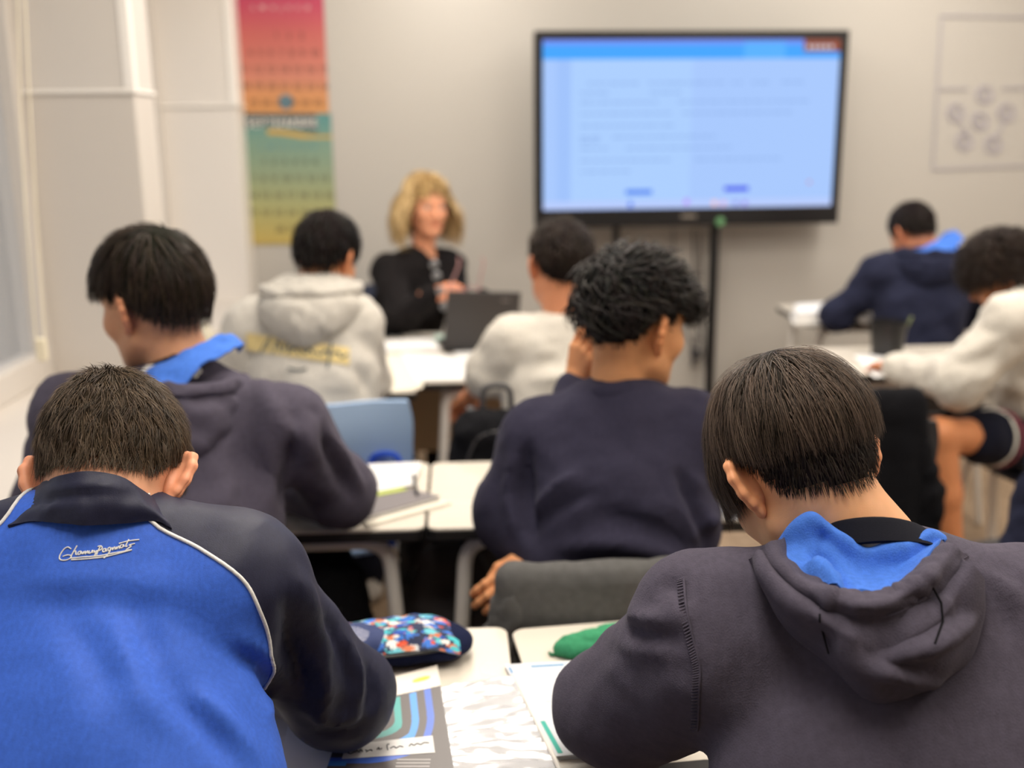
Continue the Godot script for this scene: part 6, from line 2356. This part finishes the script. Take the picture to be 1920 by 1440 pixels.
	sheet_of_paper([[752, 662], [860, 668], [888, 712], [780, 714]], D, M.paper, "loose_paper", "white sheet on the desk between the two boys in white", "paper", 0.0012, grp)
	sheet_of_paper([[712, 640], [810, 634], [826, 656], [712, 660]], D, M.paper, "loose_paper", "white sheet lying on the teacher's table beside the laptop", "paper", 0.0012, grp)
	sheet_of_paper([[850, 658], [915, 655], [900, 690], [860, 680]], D, M.paper, "loose_paper", "white sheet just below the laptop", "paper", 0.0012, grp)
	var ph := on(722, 632, D)
	o = thing("phone", Vector3(ph.x, D, ph.z), "black phone lying on the teacher's table", "phone")
	obj("body", boxm(Vector3(0.15, 0.009, 0.075), Vector3(0, 0.0045, 0), 0.004), M.black_plastic, o)
	obj("glass", boxm(Vector3(0.14, 0.001, 0.068), Vector3(0, 0.0092, 0), 0.0004), mat(8, 8, 10, 0.1), o)
	var tp := on(828, 640, D)
	o = thing("tape_dispenser", Vector3(tp.x, D, tp.z), "pale teal tape roll on the teacher's table beside the laptop", "tape")
	mb = MB.new()
	lathe(mb, [Vector2(0.018, 0.0), Vector2(0.03, 0.0), Vector2(0.031, 0.002), Vector2(0.031, 0.022), Vector2(0.03, 0.024), Vector2(0.018, 0.024), Vector2(0.018, 0.0)], Transform3D.IDENTITY, 24)
	obj("roll", mb, mat(196, 218, 208, 0.5), o)
	# --- bottle behind the boy by the window
	var bt := at(392, 640, 3.5)
	o = thing("water_bottle", Vector3(bt.x, D, -3.45), "clear water bottle with a white cap behind the boy by the window", "bottle")
	var bm := mat(236, 228, 200, 0.1)
	mb = MB.new()
	lathe(mb, [Vector2(0, 0.0), Vector2(0.03, 0.0), Vector2(0.033, 0.006), Vector2(0.033, 0.06), Vector2(0.031, 0.07), Vector2(0.033, 0.08), Vector2(0.033, 0.15), Vector2(0.024, 0.18), Vector2(0.014, 0.195), Vector2(0.014, 0.21)], Transform3D.IDENTITY, 22)
	bm.transparency = BaseMaterial3D.TRANSPARENCY_ALPHA
	bm.albedo_color.a = 0.45
	obj("body", mb, bm, o)
	mb = MB.new()
	lathe(mb, [Vector2(0, 0.2), Vector2(0.018, 0.2), Vector2(0.018, 0.226), Vector2(0.016, 0.23), Vector2(0, 0.23)], Transform3D.IDENTITY, 18)
	obj("cap", mb, M.white_plastic, o)
	# --- right-hand desks
	var pt := on(1662, 668, D)
	o = thing("pencil_pot", Vector3(pt.x, D, pt.z), "black pencil pot with a green pen on the curly-haired boy's desk", "pencil pot")
	mb = MB.new()
	lathe(mb, [Vector2(0, 0), Vector2(0.052, 0), Vector2(0.054, 0.004), Vector2(0.066, 0.13), Vector2(0.063, 0.13), Vector2(0.05, 0.008), Vector2(0, 0.008)], Transform3D.IDENTITY, 24)
	obj("pot", mb, M.black_plastic, o)
	mb = MB.new()
	tube(mb, [Vector3(0.02, 0.02, 0.02), Vector3(0.075, 0.15, 0.02)], 0.0045, 8)
	obj("pen", mb, mat(130, 140, 90, 0.4), o)
	sheet_of_paper([[1600, 668], [1690, 664], [1720, 702], [1640, 708]], D, M.paper, "loose_paper", "white sheet under the curly-haired boy's sleeve", "paper", 0.0012, "papers on the side desks")
	for k in 3:
		slab_on([[1482 + k * 4, 588 - k * 9], [1550, 584 - k * 9], [1560, 602 - k * 9], [1488 + k * 3, 606 - k * 9]], D + 0.012 + 0.0125 * k, 0.012, "stacked_book", ["bottom book of the stack on the desk at the wall", "middle book of the stack on the desk at the wall", "top book of the stack on the desk at the wall"][k], "book", [M.white_plastic, mat(190, 184, 176, 0.6), M.paper][k], M.paper, "stack of books at the wall")
	var pb := on(1622, 608, D)
	o = thing("paper_ball", Vector3(pb.x, D, pb.z), "crumpled white paper ball beside the navy sleeve", "paper ball")
	mb = solid([ell(Vector3(0, 0.026, 0), Vector3(0.03, 0.026, 0.03))], 0.005)
	folds(mb, [], 0.005, 60.0)
	for k in mb.v.size(): mb.v[k].y = maxf(mb.v[k].y, 0.0)
	obj("crumple", mb, M.paper, o)
